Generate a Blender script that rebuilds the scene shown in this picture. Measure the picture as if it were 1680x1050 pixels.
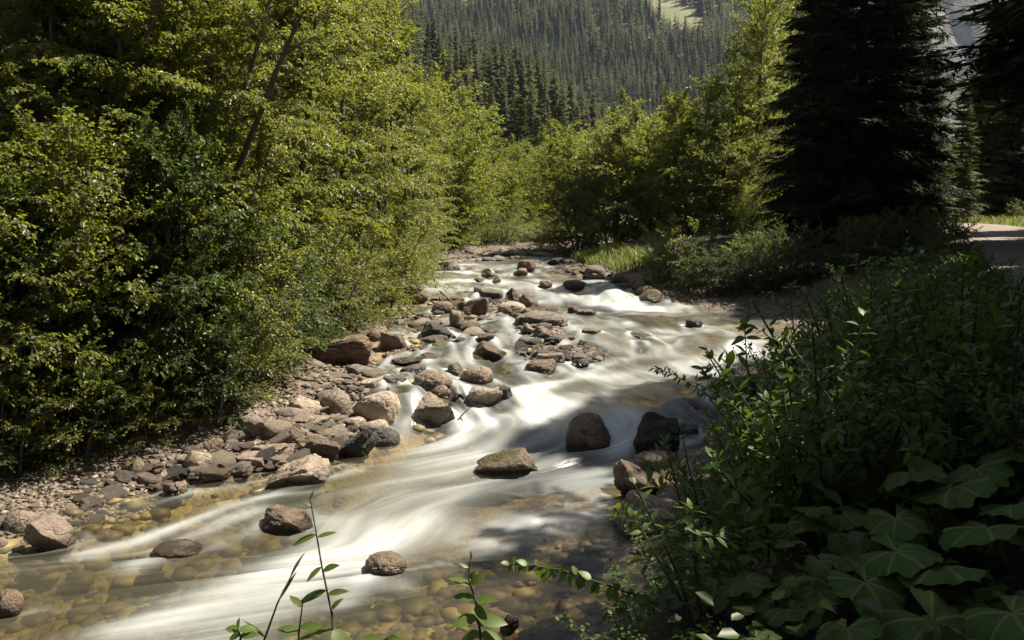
import bpy, bmesh, math, random
import numpy as np
from mathutils import Vector, Matrix, Euler

for o in list(bpy.data.objects):
    bpy.data.objects.remove(o)
SC = bpy.context.scene
COL = SC.collection

# ------------------------------------------------------------------ camera, sky, sun, exposure
FPX = 1307.0            # focal length in photo pixels (photo 1680 x 1050)
CAM_H = 3.2
HORIZON = 380.0
PITCH = math.atan((525.0 - HORIZON) / FPX)
cam = bpy.data.objects.new("camera", bpy.data.cameras.new("camera"))
COL.objects.link(cam)
cam.location = (0, 0, CAM_H)
cam.rotation_euler = (math.pi / 2 - PITCH, 0, 0)
cam.data.sensor_width = 36.0
cam.data.lens = FPX / 1680.0 * 36.0
cam.data.clip_start = 0.05
cam.data.clip_end = 20000
SC.camera = cam

SUN_AZ = math.radians(74)     # to the right of the view direction
SUN_EL = math.radians(58)
world = bpy.data.worlds.new("World")
SC.world = world
world.use_nodes = True
wn = world.node_tree
bg = wn.nodes["Background"]
sky = wn.nodes.new("ShaderNodeTexSky")
sky.sky_type = 'NISHITA'
sky.sun_disc = False
sky.sun_elevation = SUN_EL
sky.sun_rotation = SUN_AZ
sky.air_density = 1.0
sky.dust_density = 1.0
sky.altitude = 1100
hs_ = wn.nodes.new("ShaderNodeHueSaturation")
hs_.inputs["Saturation"].default_value = 0.5
wn.links.new(sky.outputs[0], hs_.inputs["Color"])
wn.links.new(hs_.outputs[0], bg.inputs[0])
bg.inputs[1].default_value = 0.05

sun = bpy.data.objects.new("sun", bpy.data.lights.new("sun", 'SUN'))
COL.objects.link(sun)
sun.data.energy = 5.0
sun.data.angle = math.radians(0.5)
sun.data.color = (1.0, 0.905, 0.745)
SUND = Vector((math.sin(SUN_AZ) * math.cos(SUN_EL), math.cos(SUN_AZ) * math.cos(SUN_EL), math.sin(SUN_EL)))
sun.rotation_euler = SUND.to_track_quat('Z', 'Y').to_euler()
sun.location = (30, 20, 60)

SC.view_settings.view_transform = 'Standard'
SC.view_settings.look = 'None'
SC.view_settings.exposure = 1.15
SC.view_settings.gamma = 1.0
SC.render.engine = 'CYCLES'
cy = SC.cycles
cy.max_bounces = 6
cy.diffuse_bounces = 3
cy.glossy_bounces = 2
cy.transmission_bounces = 4
cy.transparent_max_bounces = 8
cy.volume_bounces = 0
cy.caustics_reflective = False
cy.caustics_refractive = False
cy.sample_clamp_indirect = 4.0
cy.use_denoising = True
cy.denoiser = 'OPENIMAGEDENOISE'

RNG = np.random.default_rng(7)
random.seed(7)

# ------------------------------------------------------------------ helpers
def unit(v):
    return v / (np.linalg.norm(v, axis=-1, keepdims=True) + 1e-12)

def ray(px, py):
    X = (px - 840.0) / FPX
    V = -(py - 525.0) / FPX
    c, s = math.cos(PITCH), math.sin(PITCH)
    return np.array([X, c + V * s, -s + V * c])

def at_depth(px, py, Y):
    d = ray(px, py)
    return np.array([0, 0, CAM_H]) + d * (Y / d[1])

def project(P):
    P = np.asarray(P, float) - np.array([0, 0, CAM_H])
    c, s = math.cos(PITCH), math.sin(PITCH)
    f = P[..., 1] * c - P[..., 2] * s
    u = P[..., 1] * s + P[..., 2] * c
    f = np.where(f < 0.01, 0.01, f)
    return 840 + FPX * P[..., 0] / f, 525 - FPX * u / f, f

def _h2(ix, iy, seed):
    n = (ix.astype(np.int64) * 374761393 + iy.astype(np.int64) * 668265263 + seed * 1442695041) & 0xffffffff
    n = ((n ^ (n >> 13)) * 1274126177) & 0xffffffff
    return ((n ^ (n >> 16)) & 0xffff) / 65535.0

def vnoise(x, y, seed=0):
    x = np.asarray(x, float); y = np.asarray(y, float)
    ix = np.floor(x); iy = np.floor(y)
    fx = x - ix; fy = y - iy
    fx = fx * fx * (3 - 2 * fx); fy = fy * fy * (3 - 2 * fy)
    a = _h2(ix, iy, seed); b = _h2(ix + 1, iy, seed); c = _h2(ix, iy + 1, seed); d = _h2(ix + 1, iy + 1, seed)
    return (a * (1 - fx) + b * fx) * (1 - fy) + (c * (1 - fx) + d * fx) * fy

def fbm(x, y, seed=0, octv=4):
    r = 0; a = 0.5
    for k in range(octv):
        r = r + a * (vnoise(x * 2 ** k, y * 2 ** k, seed + k * 17) - 0.5)
        a *= 0.5
    return r

def smooth(a, b, x):
    t = np.clip((np.asarray(x, float) - a) / (b - a), 0, 1)
    return t * t * (3 - 2 * t)

def make_mesh(name, V, faces, mat=None, smooth_=False, attrs=None, uv=None):
    """faces: list of (n,k) int arrays."""
    me = bpy.data.meshes.new(name)
    V = np.asarray(V, np.float32)
    me.vertices.add(len(V))
    me.vertices.foreach_set("co", V.ravel())
    faces = [np.asarray(f, np.int32) for f in faces if len(f)]
    loops = np.concatenate([f.ravel() for f in faces])
    totals = np.concatenate([np.full(len(f), f.shape[1], np.int32) for f in faces])
    starts = np.concatenate([[0], np.cumsum(totals)[:-1]]).astype(np.int32)
    me.loops.add(len(loops))
    me.loops.foreach_set("vertex_index", loops)
    me.polygons.add(len(totals))
    me.polygons.foreach_set("loop_start", starts)
    me.polygons.foreach_set("loop_total", totals)
    me.update(calc_edges=True)
    if smooth_:
        me.polygons.foreach_set("use_smooth", np.ones(len(totals), bool))
    for k, a in (attrs or {}).items():
        at = me.attributes.new(k, 'FLOAT', 'POINT')
        at.data.foreach_set("value", np.asarray(a, np.float32))
    if uv is not None:
        l = me.uv_layers.new(name="flow")
        l.data.foreach_set("uv", np.asarray(uv, np.float32)[loops].ravel())
    if mat:
        me.materials.append(mat)
    return me

def link(name, me, parent=None, loc=(0, 0, 0), rot=(0, 0, 0), scale=(1, 1, 1)):
    o = bpy.data.objects.new(name, me)
    COL.objects.link(o)
    o.location = loc; o.rotation_euler = rot; o.scale = scale
    if parent:
        o.parent = parent
    return o

def tag(o, label=None, cat=None, group=None, kind=None):
    if label: o["label"] = label
    if cat: o["category"] = cat
    if group: o["group"] = group
    if kind: o["kind"] = kind
    return o

class Acc:
    """collects vertices and faces of one mesh"""
    def __init__(s):
        s.V = []; s.F = {}; s.n = 0
    def add(s, V, *faces):
        V = np.asarray(V, float).reshape(-1, 3)
        for f in faces:
            f = np.asarray(f, int)
            s.F.setdefault(f.shape[1], []).append(f + s.n)
        s.V.append(V); s.n += len(V)
    def mesh(s, name, mat, smooth_=False):
        return make_mesh(name, np.concatenate(s.V), [np.concatenate(f) for f in s.F.values()], mat, smooth_)

def tube(acc, P, R, sides=6, cap=True):
    P = np.asarray(P, float); n = len(P)
    R = np.broadcast_to(np.asarray(R, float), (n,))
    T = unit(np.gradient(P, axis=0))
    ref = np.array([0, 0, 1.0]) if abs(T[0][2]) < 0.8 else np.array([1.0, 0, 0])
    A = unit(np.cross(T, ref)); B = np.cross(T, A)
    th = np.linspace(0, 2 * np.pi, sides, endpoint=False)
    ring = P[:, None] + R[:, None, None] * (A[:, None] * np.cos(th)[None, :, None] + B[:, None] * np.sin(th)[None, :, None])
    idx = np.arange(n * sides).reshape(n, sides)
    nx = np.roll(idx, -1, axis=1)
    q = np.stack([idx[:-1], nx[:-1], nx[1:], idx[1:]], -1).reshape(-1, 4)
    acc.add(ring, q)

def lerp_poly(P, t):
    """point and tangent on polyline at fractions t"""
    P = np.asarray(P); n = len(P) - 1
    x = np.clip(np.asarray(t) * n, 0, n - 1e-6)
    i = x.astype(int); f = (x - i)[..., None]
    return P[i] * (1 - f) + P[i + 1] * f, unit(P[i + 1] - P[i])

def leaves(acc, P, D, N, L, W, fold=0.18):
    """six-sided leaves folded along the midrib; arrays of base, direction, normal, length, width"""
    D = unit(D); S = unit(np.cross(D, N)); N = np.cross(S, D)
    L = L[:, None]; W = W[:, None]
    b = P
    def pt(a, s, u):
        return P + D * L * a + S * W * s + N * W * u
    V = np.stack([b, pt(.28, .42, fold), pt(.66, .40, fold), pt(1.0, 0, -.05), pt(.66, -.40, fold), pt(.28, -.42, fold)], 1)
    n = len(P); i = np.arange(n)[:, None] * 6
    acc.add(V, np.concatenate([i + np.array([0, 1, 2, 3]), i + np.array([0, 3, 4, 5])]))

def big_leaves(acc, P, D, N, L, W, curl=0.25, fold=0.12, k=6):
    """finer leaf blades: a strip of k rows, three columns, curved along the midrib"""
    D = unit(D); S = unit(np.cross(D, N)); N = np.cross(S, D)
    n = len(P)
    t = np.linspace(0, 1, k + 1)
    prof = np.sin(np.pi * np.clip(t, 0, 1) ** 0.8) ** 0.85
    prof[0] = 0.03; prof[-1] = 0.0
    rows = []
    for a, w in zip(t, prof):
        c = P + D * L[:, None] * (a - 0.12 * curl * a * a) - N * (L[:, None] * curl * a * a)
        wob = 0.03 * math.sin(a * 19)
        rows.append(np.stack([c - S * (W[:, None] * .5 * w) + N * (W[:, None] * (fold + wob) * w), c,
                              c + S * (W[:, None] * .5 * w) + N * (W[:, None] * (fold - wob) * w)], 1))
    V = np.stack(rows, 1)            # n,k+1,3,3
    i0 = np.arange(n)[:, None, None] * (3 * (k + 1)) + np.arange(k)[None, :, None] * 3
    q1 = np.concatenate([i0, i0 + 1, i0 + 4, i0 + 3], -1).reshape(-1, 4)
    q2 = np.concatenate([i0 + 1, i0 + 2, i0 + 5, i0 + 4], -1).reshape(-1, 4)
    acc.add(V, q1, q2)

# ------------------------------------------------------------------ materials
class NT:
    def __init__(s, name):
        s.m = bpy.data.materials.new(name); s.m.use_nodes = True
        s.t = s.m.node_tree
        for n in list(s.t.nodes): s.t.nodes.remove(n)
        s.out = s.t.nodes.new("ShaderNodeOutputMaterial")
    def n(s, typ, **kw):
        nd = s.t.nodes.new("ShaderNode" + typ)
        for k, v in kw.items():
            if k in nd.inputs.keys() and not hasattr(nd, k): nd.inputs[k].default_value = v
            elif hasattr(nd, k): setattr(nd, k, v)
            else: nd.inputs[k.replace('_', ' ')].default_value = v
        return nd
    def l(s, a, b):
        s.t.links.new(a, b)
    def math(s, op, a, b=None, clamp=False):
        nd = s.t.nodes.new("ShaderNodeMath"); nd.operation = op; nd.use_clamp = clamp
        for i, v in enumerate((a, b)):
            if v is None: continue
            if isinstance(v, (int, float)): nd.inputs[i].default_value = v
            else: s.l(v, nd.inputs[i])
        return nd.outputs[0]
    def mix(s, f, a, b):
        nd = s.t.nodes.new("ShaderNodeMix"); nd.data_type = 'RGBA'
        for i, v in ((0, f), (6, a), (7, b)):
            if isinstance(v, (int, float)): nd.inputs[i].default_value = v
            elif isinstance(v, tuple): nd.inputs[i].default_value = (*v, 1) if len(v) == 3 else v
            else: s.l(v, nd.inputs[i])
        return nd.outputs[2]
    def ramp(s, f, stops):
        nd = s.t.nodes.new("ShaderNodeValToRGB")
        cr = nd.color_ramp
        while len(cr.elements) < len(stops): cr.elements.new(0.5)
        for e, (p, c) in zip(cr.elements, stops):
            e.position = p; e.color = (*c, 1) if len(c) == 3 else c
        s.l(f, nd.inputs[0])
        return nd.outputs[0]
    def noise(s, vec, scale, detail=4, rough=.55):
        nd = s.t.nodes.new("ShaderNodeTexNoise")
        nd.inputs["Scale"].default_value = scale; nd.inputs["Detail"].default_value = detail
        nd.inputs["Roughness"].default_value = rough
        if vec is not None: s.l(vec, nd.inputs["Vector"])
        return nd.outputs["Fac"]
    def attr(s, name):
        nd = s.t.nodes.new("ShaderNodeAttribute"); nd.attribute_name = name
        return nd.outputs["Fac"]
    def bump(s, h, strength, dist):
        nd = s.t.nodes.new("ShaderNodeBump")
        nd.inputs["Strength"].default_value = strength; nd.inputs["Distance"].default_value = dist
        s.l(h, nd.inputs["Height"])
        return nd.outputs[0]
    def surf(s, sh):
        s.l(sh, s.out.inputs["Surface"]); return s.m

def leaf_mat(name, c1, c2, ctrans, trans=.4, rough=.42, spec=.5):
    m = NT(name)
    g = m.n("NewGeometry"); oi = m.n("ObjectInfo")
    r = m.math('ADD', m.math('MULTIPLY', g.outputs["Random Per Island"], .75), m.math('MULTIPLY', oi.outputs["Random"], .25))
    col = m.mix(r, c1, c2)
    p = m.n("BsdfPrincipled")
    m.l(col, p.inputs["Base Color"])
    p.inputs["Roughness"].default_value = rough
    p.inputs["Specular IOR Level"].default_value = spec
    t = m.n("BsdfTranslucent")
    m.l(m.mix(r, ctrans, tuple(x * .7 for x in ctrans)), t.inputs["Color"])
    mx = m.n("MixShader"); mx.inputs[0].default_value = trans
    m.l(p.outputs[0], mx.inputs[1]); m.l(t.outputs[0], mx.inputs[2])
    return m.surf(mx.outputs[0])

def bark_mat(name, c1, c2):
    m = NT(name)
    tc = m.n("TexCoord")
    mp = m.n("Mapping"); mp.inputs["Scale"].default_value = (9, 9, 2)
    m.l(tc.outputs["Object"], mp.inputs[0])
    f = m.noise(mp.outputs[0], 2.2, 6, .65)
    p = m.n("BsdfPrincipled"); p.inputs["Roughness"].default_value = .85
    m.l(m.mix(f, c1, c2), p.inputs["Base Color"])
    m.l(m.bump(f, .8, .03), p.inputs["Normal"])
    return m.surf(p.outputs[0])

def rock_mat(name, ca, cb, cc, moss=0.0, rough=.7, stripes=0.0):
    m = NT(name)
    tc = m.n("TexCoord"); oi = m.n("ObjectInfo")
    va = m.n("VectorMath", operation='ADD')
    m.l(tc.outputs["Object"], va.inputs[0])
    sc = m.n("VectorMath", operation='SCALE'); sc.inputs[3].default_value = 31
    cx = m.n("CombineXYZ"); m.l(oi.outputs["Random"], cx.inputs[0]); m.l(oi.outputs["Random"], cx.inputs[1])
    m.l(cx.outputs[0], sc.inputs[0]); m.l(sc.outputs[0], va.inputs[1])
    v = va.outputs[0]
    n1 = m.noise(v, 2.6, 6, .62); n2 = m.noise(v, 14, 5, .7); n3 = m.noise(v, 55, 3, .6)
    f1 = m.math('MULTIPLY', m.math('SUBTRACT', n1, .36), 3.4, True)
    col = m.mix(f1, ca, cb)
    col = m.mix(m.math('MULTIPLY', m.math('SUBTRACT', n2, .5), 3.2, True), col, cc)
    vo = m.n("TexVoronoi"); vo.feature = 'DISTANCE_TO_EDGE'; vo.inputs["Scale"].default_value = 3.2
    wv = m.n("VectorMath", operation='MULTIPLY_ADD'); wv.inputs[1].default_value = (.35, .35, .35)
    nc = m.n("TexNoise"); nc.inputs["Scale"].default_value = 4; m.l(v, nc.inputs["Vector"])
    m.l(nc.outputs["Color"], wv.inputs[0]); m.l(v, wv.inputs[2]); m.l(wv.outputs[0], vo.inputs["Vector"])
    crack = m.math('SUBTRACT', 1, m.math('MULTIPLY', vo.outputs["Distance"], 38), True)
    crack = m.math('MULTIPLY', crack, m.math('MULTIPLY', m.math('SUBTRACT', n1, .42), 5, True))
    col = m.mix(m.math('MULTIPLY', crack, .7), col, tuple(x * .3 for x in cc))
    lich = m.math('MULTIPLY', m.math('SUBTRACT', m.noise(v, 5.5, 6, .75), .58), 9, True)
    col = m.mix(m.math('MULTIPLY', lich, .45), col, tuple(min(.55, x * 1.35 + .03) for x in cb))
    if stripes:
        mp = m.n("Mapping"); mp.inputs["Scale"].default_value = (1, 1.5, 9); mp.inputs["Rotation"].default_value = (.5, .45, 0)
        m.l(v, mp.inputs[0])
        st = m.noise(mp.outputs[0], 2.2, 4, .6)
        col = m.mix(m.math('MULTIPLY', m.math('SUBTRACT', st, .47), 5 * stripes, True), col, tuple(x * .38 for x in ca))
    sp = m.math('MULTIPLY', m.math('SUBTRACT', n3, .6), 5, True)
    col = m.mix(m.math('MULTIPLY', sp, .22), col, tuple(min(.6, x * 1.6) for x in cb))
    hs = m.n("HueSaturation"); m.l(col, hs.inputs["Color"])
    m.l(m.math('ADD', .70, m.math('MULTIPLY', oi.outputs["Random"], .55)), hs.inputs["Value"])
    col = hs.outputs[0]
    if moss:
        ge = m.n("NewGeometry"); sx = m.n("SeparateXYZ"); m.l(ge.outputs["Normal"], sx.inputs[0])
        mk = m.math('MULTIPLY', m.math('SUBTRACT', m.math('ADD', m.math('MULTIPLY', sx.outputs[2], .35), n1), 1.0 - moss * .45), 6, True)
        col = m.mix(mk, col, (.085, .075, .012))
    wet = m.attr("wet")
    col = m.mix(wet, col, m.mix(.70, col, (.012, .009, .005)))
    p = m.n("BsdfPrincipled")
    m.l(col, p.inputs["Base Color"])
    m.l(m.math('SUBTRACT', rough, m.math('MULTIPLY', wet, rough - .16)), p.inputs["Roughness"])
    h = m.math('ADD', m.math('SUBTRACT', m.math('MULTIPLY', n2, .7), m.math('MULTIPLY', crack, .8)), m.math('ADD', m.math('MULTIPLY', n3, .3), m.math('MULTIPLY', m.noise(v, 6, 6, .7), 1.3)))
    m.l(m.bump(h, 1.0, .06), p.inputs["Normal"])
    return m.surf(p.outputs[0])

M_ALDER = leaf_mat("alder_leaf", (.058, .080, .013), (.140, .165, .032), (.40, .45, .045), .45, .40, .5)
M_ALDER_PALE = leaf_mat("grey_alder_leaf", (.068, .085, .022), (.160, .178, .058), (.36, .40, .06), .42, .42, .5)
M_UNDER = leaf_mat("undergrowth_leaf", (.034, .055, .012), (.065, .090, .020), (.14, .24, .025), .38, .45, .45)
M_BUSH = leaf_mat("bush_leaf", (.040, .085, .016), (.090, .145, .030), (.20, .33, .035), .36, .48, .35)
M_SPRIG = leaf_mat("sprig_leaf", (.07, .12, .020), (.12, .17, .035), (.25, .38, .04), .35, .45, .4)  # leaves coloured lighter in place of sunlight on the sprigs
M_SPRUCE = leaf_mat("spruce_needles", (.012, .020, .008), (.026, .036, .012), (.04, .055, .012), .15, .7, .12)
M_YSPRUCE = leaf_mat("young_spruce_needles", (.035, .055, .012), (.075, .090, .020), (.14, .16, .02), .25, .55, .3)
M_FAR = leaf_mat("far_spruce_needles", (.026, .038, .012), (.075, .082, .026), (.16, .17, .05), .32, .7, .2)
M_GRASS = leaf_mat("grass_blade", (.060, .095, .014), (.125, .15, .03), (.30, .36, .04), .4, .5, .4)
M_BARK = bark_mat("alder_bark", (.05, .040, .030), (.20, .17, .135))
M_SBARK = bark_mat("spruce_bark", (.022, .015, .010), (.07, .05, .035))
M_STEM = bark_mat("green_stem", (.03, .035, .012), (.06, .06, .02))
ROCKS = {
    'cream': rock_mat("cream_stone", (.31, .245, .18), (.48, .40, .32), (.13, .085, .055), 0, .72),
    'grey': rock_mat("grey_stone", (.145, .122, .10), (.27, .232, .195), (.06, .048, .038), 0, .7),
    'dark': rock_mat("dark_grey_stone", (.060, .055, .052), (.115, .105, .098), (.028, .024, .022), 0, .55, .5),
    'pink': rock_mat("pink_stone", (.215, .158, .122), (.355, .285, .23), (.085, .055, .04), 0, .72),
    'rust': rock_mat("rusty_brown_stone", (.145, .100, .068), (.25, .19, .14), (.045, .030, .02), 0, .6),
    'brown': rock_mat("brown_stone", (.135, .090, .062), (.22, .16, .12), (.05, .032, .022), 0, .55, .5),
    'moss': rock_mat("mossy_stone", (.17, .125, .085), (.27, .21, .15), (.06, .042, .028), .6, .75),
    'layer': rock_mat("layered_stone", (.23, .145, .095), (.34, .25, .185), (.09, .05, .03), .25, .75, 1.0),
}
# ------------------------------------------------------------------ the valley: water level, banks, bed, hills
_ZY = np.array([-10, 5, 8, 10, 11.3, 12.1, 13.0, 14.5, 15.6, 16.8, 19, 22, 23.2, 24.6, 28, 30, 35, 40, 48, 70, 110, 200])
_ZZ = np.array([-.5, -.05, 0, .04, .12, .22, .55, .62, .70, .93, 1.0, 1.05, 1.12, 1.38, 1.5, 1.62, 1.8, 1.95, 2.15, 2.7, 4.5, 8])
_yy = np.linspace(-10, 200, 8401)
_zz = np.interp(_yy, _ZY, _ZZ)
_k = np.hanning(25); _k /= _k.sum()
_zz = np.convolve(np.pad(_zz, 12, mode='edge'), _k, mode='valid')
def zwat(y):
    return np.interp(y, _yy, _zz)

def on_level(px, py, dz=0.0, f=None):
    """where the photo ray through (px,py) meets the water level (or another surface function)"""
    d = ray(px, py); o = np.array([0, 0, CAM_H])
    ts = np.linspace(2.0, 120, 24000)
    P = o + d * ts[:, None]
    g = (f(P[:, 0], P[:, 1]) if f else zwat(P[:, 1])) + dz
    i = np.argmax(P[:, 2] <= g)
    return P[i] if P[i, 2] <= g[i] else P[-1]

_Lpx = [(0, 905), (130, 845), (300, 795), (450, 772), (560, 752), (650, 735), (700, 705), (645, 645), (608, 606), (625, 560), (650, 520), (690, 480), (697, 455), (735, 431)]
_Rpx = [(1100, 985), (1012, 855), (1092, 785), (1150, 742), (1200, 690), (1290, 605), (1310, 548), (1240, 517), (1120, 500), (1066, 484), (1000, 466), (940, 447), (888, 432)]
_L = np.array([on_level(*p)[:2] for p in _Lpx]); _R = np.array([on_level(*p)[:2] for p in _Rpx])
_Ly = np.concatenate([[-10, 2, 4, 6, 7], _L[:, 1], [39.5, 41.5, 46, 55, 80, 120]])
_Lx = np.concatenate([[-60, -24, -16, -10.5, -8], _L[:, 0], [-1.0, 4.0, 10, 22, 50, 90]])
_Ry = np.concatenate([[-10, 0, 2, 3, 4, 5, 6], _R[:, 1], [39, 41.5, 46, 55, 80, 120]])
_Rx = np.concatenate([[-40, -7, -3.2, -1.6, -.5, .3, .9], _R[:, 0], [3.0, 9.0, 15, 28, 57, 98]])
def _srt(y, x):
    i = np.argsort(y); return y[i], x[i]
_Ly, _Lx = _srt(_Ly, _Lx); _Ry, _Rx = _srt(_Ry, _Rx)
def edgeL(y): return np.interp(y, _Ly, _Lx)
def edgeR(y): return np.interp(y, _Ry, _Rx)

# stony bars standing in the stream: photo point, radius (m), lift (m)
_BARS = [(905, 585, 1.0, .30), (960, 583, .9, .34), (985, 575, .6, .3), (890, 540, 1.1, .30), (880, 520, 1.2, .30), (780, 520, 1.2, .26), (840, 500, 1.3, .30), (720, 545, .9, .22),
         (690, 582, .7, .2), (660, 570, .8, .18), (730, 500, 1.2, .24), (690, 520, .9, .22), (800, 480, 1.2, .2), (790, 640, .5, .2), (700, 640, .7, .3), (745, 560, .5, .15), (940, 515, .8, .2),
         (1090, 760, .5, .2), (800, 452, .8, .15)]
_BP = [(on_level(a, b)[:2], r, h) for a, b, r, h in _BARS]

def road_x(y): return 0.52 * y + 2.9 - .09 * np.clip(np.asarray(y, float) - 40, 0, 14) ** 2
def road_z(y): return 1.55 + 0.047 * np.asarray(y, float)

def hills(x, y):
    # near wooded spur descending from the left to the right, then the big far slope
    zc = np.clip(50 - 0.42 * (x + 34), 4, 150)
    yc = 300 + 0.15 * x
    a = zc * smooth(95, 1, (y * 0 + 1)) if False else zc * smooth(110, 300, y - 0.15 * x) * (1 - .55 * smooth(0, 160, y - yc - 10))
    a = a + 0.35 * np.clip(-x - 22 - .02 * y, 0, 200) * smooth(0, 60, y + 30)
    top = 350 - 240 * smooth(150, 470, x - .12 * (y - 900))
    b = top * smooth(400, 1080, y + .25 * (x - 100)) ** 1.0
    r = 0.55 * np.clip(x - 75 - 0.45 * y, 0, 400)
    n = 9 * fbm(x / 60, y / 60, 5, 4) * smooth(120, 260, y) + 40 * fbm(x / 260, y / 260, 9, 3) * smooth(420, 800, y)
    return np.maximum(a, b) + r + n

def ground_z(x, y):
    x = np.asarray(x, float); y = np.asarray(y, float)
    zw = zwat(y)
    L = edgeL(y); R = edgeR(y)
    dl = x - L; dr = R - x
    ins = np.minimum(dl, dr)
    n1 = fbm(x * 1.3, y * 1.3, 1, 5); n2 = fbm(x * .35, y * .35, 3, 3)
    dep = np.minimum(.52, np.clip(ins, 0, None) * .28) * (0.75 + .9 * n2) + .03
    zin = zw - dep + n1 * .12
    bar = 0
    for p, r, h in _BP:
        d2 = ((x - p[0]) ** 2 + ((y - p[1]) / 1.4) ** 2) / r ** 2
        bar = np.maximum(bar, h * np.exp(-d2 * 1.1))
    nearm = (y > 5) & (y < 60)
    zin = np.where(nearm, zin + bar * 1.15 * np.clip(dep / .25, 0.2, 1.2), zin)
    # left bank
    d = np.clip(-dl, 0, None)
    floor_l = .95 + .5 * n2 + 0.03 * np.clip(d - 6, 0, 40)
    zl = zw - .03 + np.minimum(.15 * d + .02, 99) + .40 * np.clip(d - 2.2, 0, 2.2) - .11 * np.clip(d - 5, 0, 60) + n1 * .22 + n2 * .2 * smooth(1, 4, d)
    # far bank at the bend: flat gravel
    farb = smooth(36, 39, y)
    zl = zl * (1 - farb) + farb * (zw - .02 + .075 * np.clip(d, 0, 14) + n1 * .25)
    # right bank up to the road terrace
    d2 = np.clip(-dr, 0, None)
    plat = road_z(y) - .12 + n2 * .25
    steep = np.interp(y, [4, 7, 10, 16, 20, 24, 30, 60], [1.9, 2.3, 3.0, 3.4, 5.5, 5.5, 5, 5])
    low = np.interp(y, [4, 7, 10, 16, 20, 24, 27, 60], [.2, .35, .6, .6, 1.8, 1.8, 1.2, 1.4])
    base = zw - .03 + .10 * np.minimum(d2, low + 3)
    t = smooth(0, 1, (d2 - low) / steep)
    zr = base * (1 - t) + plat * t + n1 * .18
    rd = np.abs(x - road_x(y))
    k = smooth(3.2, 2.0, rd) if False else 1 - smooth(1.9, 3.4, rd)
    rmask = k * smooth(8, 12, y) * (1 - smooth(58, 80, y))
    zr = zr * (1 - rmask) + (road_z(y) - .05) * rmask
    z = np.where(ins > 0, zin, np.where(dl <= 0, zl, zr))
    # beyond the bend the valley floor is one gentle meadow
    fb = smooth(60, 90, y)
    z = z * (1 - fb) + fb * (2.4 + .03 * (y - 60))
    # behind the camera
    z = np.where(y < 2, np.maximum(z, np.where(x > edgeR(np.maximum(y, 2.0)) + 1, 1.5, z)), z)
    return z + hills(x, y)

def on_ground(px, py, dz=0.0):
    return on_level(px, py, dz, ground_z)

def clearing(x, y):
    """meadow openings high on the far slope"""
    P = np.stack([x, y, ground_z(x, y)], -1)
    px, py, f = project(P)
    far = y > 430
    a = ((px - 1110 - (py - 25) * .9) / 34) ** 2 + ((py - 22) / 38) ** 2 < 1.0
    b = ((px - 1122 - (py - 97) * .8) / 12) ** 2 + ((py - 97) / 9) ** 2 < 1
    c = ((px - 1066) / 5) ** 2 + ((py - 62) / 6) ** 2 < 1
    e = ((px - 772) / 16) ** 2 + ((py - 3) / 6) ** 2 < 1
    return far & (a | b | c | e)

def axis(parts):
    out = [parts[0][0]]
    for a, b, s0, s1 in parts:
        x = a
        n = max(1, int(abs(b - a) / ((s0 + s1) / 2)))
        s = np.linspace(s0, s1, n); s = s / s.sum() * (b - a)
        out.extend(list(a + np.cumsum(s)))
    return np.array(out)
gx = axis([(-900, -150, 25, 8), (-150, -30, 6, 1.5), (-30, -9, .9, .12), (-9, 9, .09, .09), (9, 30, .12, .8), (30, 150, 1.5, 5), (150, 1300, 6, 30)])
gy = axis([(-60, 2, 3, .3), (2, 5, .2, .09), (5, 20, .08, .1), (20, 45, .1, .2), (45, 100, .3, 1.5), (100, 450, 2, 4), (450, 1300, 5, 10), (1300, 1700, 20, 60)])
GX, GY = np.meshgrid(gx, gy)
GZ = ground_z(GX, GY)
x_, y_ = GX.ravel(), GY.ravel()
Lx, Rx = edgeL(y_), edgeR(y_)
out_l = np.clip(Lx - x_, 0, None); out_r = np.clip(x_ - Rx, 0, None)
far_gravel = smooth(35, 38, y_) * (1 - smooth(47, 50, y_))
wl = np.interp(y_, [5, 9, 12, 16, 20, 40], [2.0, 2.9, 3.6, 1.9, 1.0, 1.0])
wr = np.interp(y_, [5, 9, 16, 20, 24, 27, 36, 40], [.3, .6, 1.5, 5.0, 5.0, 2.4, 1.8, 3.0])
nz = fbm(x_ * .8, y_ * .8, 21, 4)
gravel = np.where((out_l == 0) & (out_r == 0), 1.0, np.maximum((out_l > 0) * (1 - smooth(-.3, .5, out_l - wl + nz * 1.5)), (out_r > 0) * (1 - smooth(-.3, .5, out_r - wr + nz * 1.5))))
gravel = np.maximum(gravel, far_gravel * (1 - smooth(8.5, 10.5, out_l + nz * 3)) * (out_r == 0))
gravel *= (y_ < 52)
sub = np.clip((zwat(y_) - GZ.ravel()) / .06 + .3, 0, 1) * (gravel > .5)
grass = np.where(clearing(x_, y_), 1.0, 0.0)
rdist = np.abs(x_ - road_x(y_))
grass = np.maximum(grass, (1 - smooth(3, 9, rdist)) * smooth(30, 40, y_) * (y_ < 75) * .8)
grass = np.maximum(grass, .9 * smooth(45, 52, y_) * (y_ < 130) * (gravel < .5))
ny, nx = GX.shape
I = np.arange(nx * ny).reshape(ny, nx)
quads = np.stack([I[:-1, :-1], I[:-1, 1:], I[1:, 1:], I[1:, :-1]], -1).reshape(-1, 4)

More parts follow.
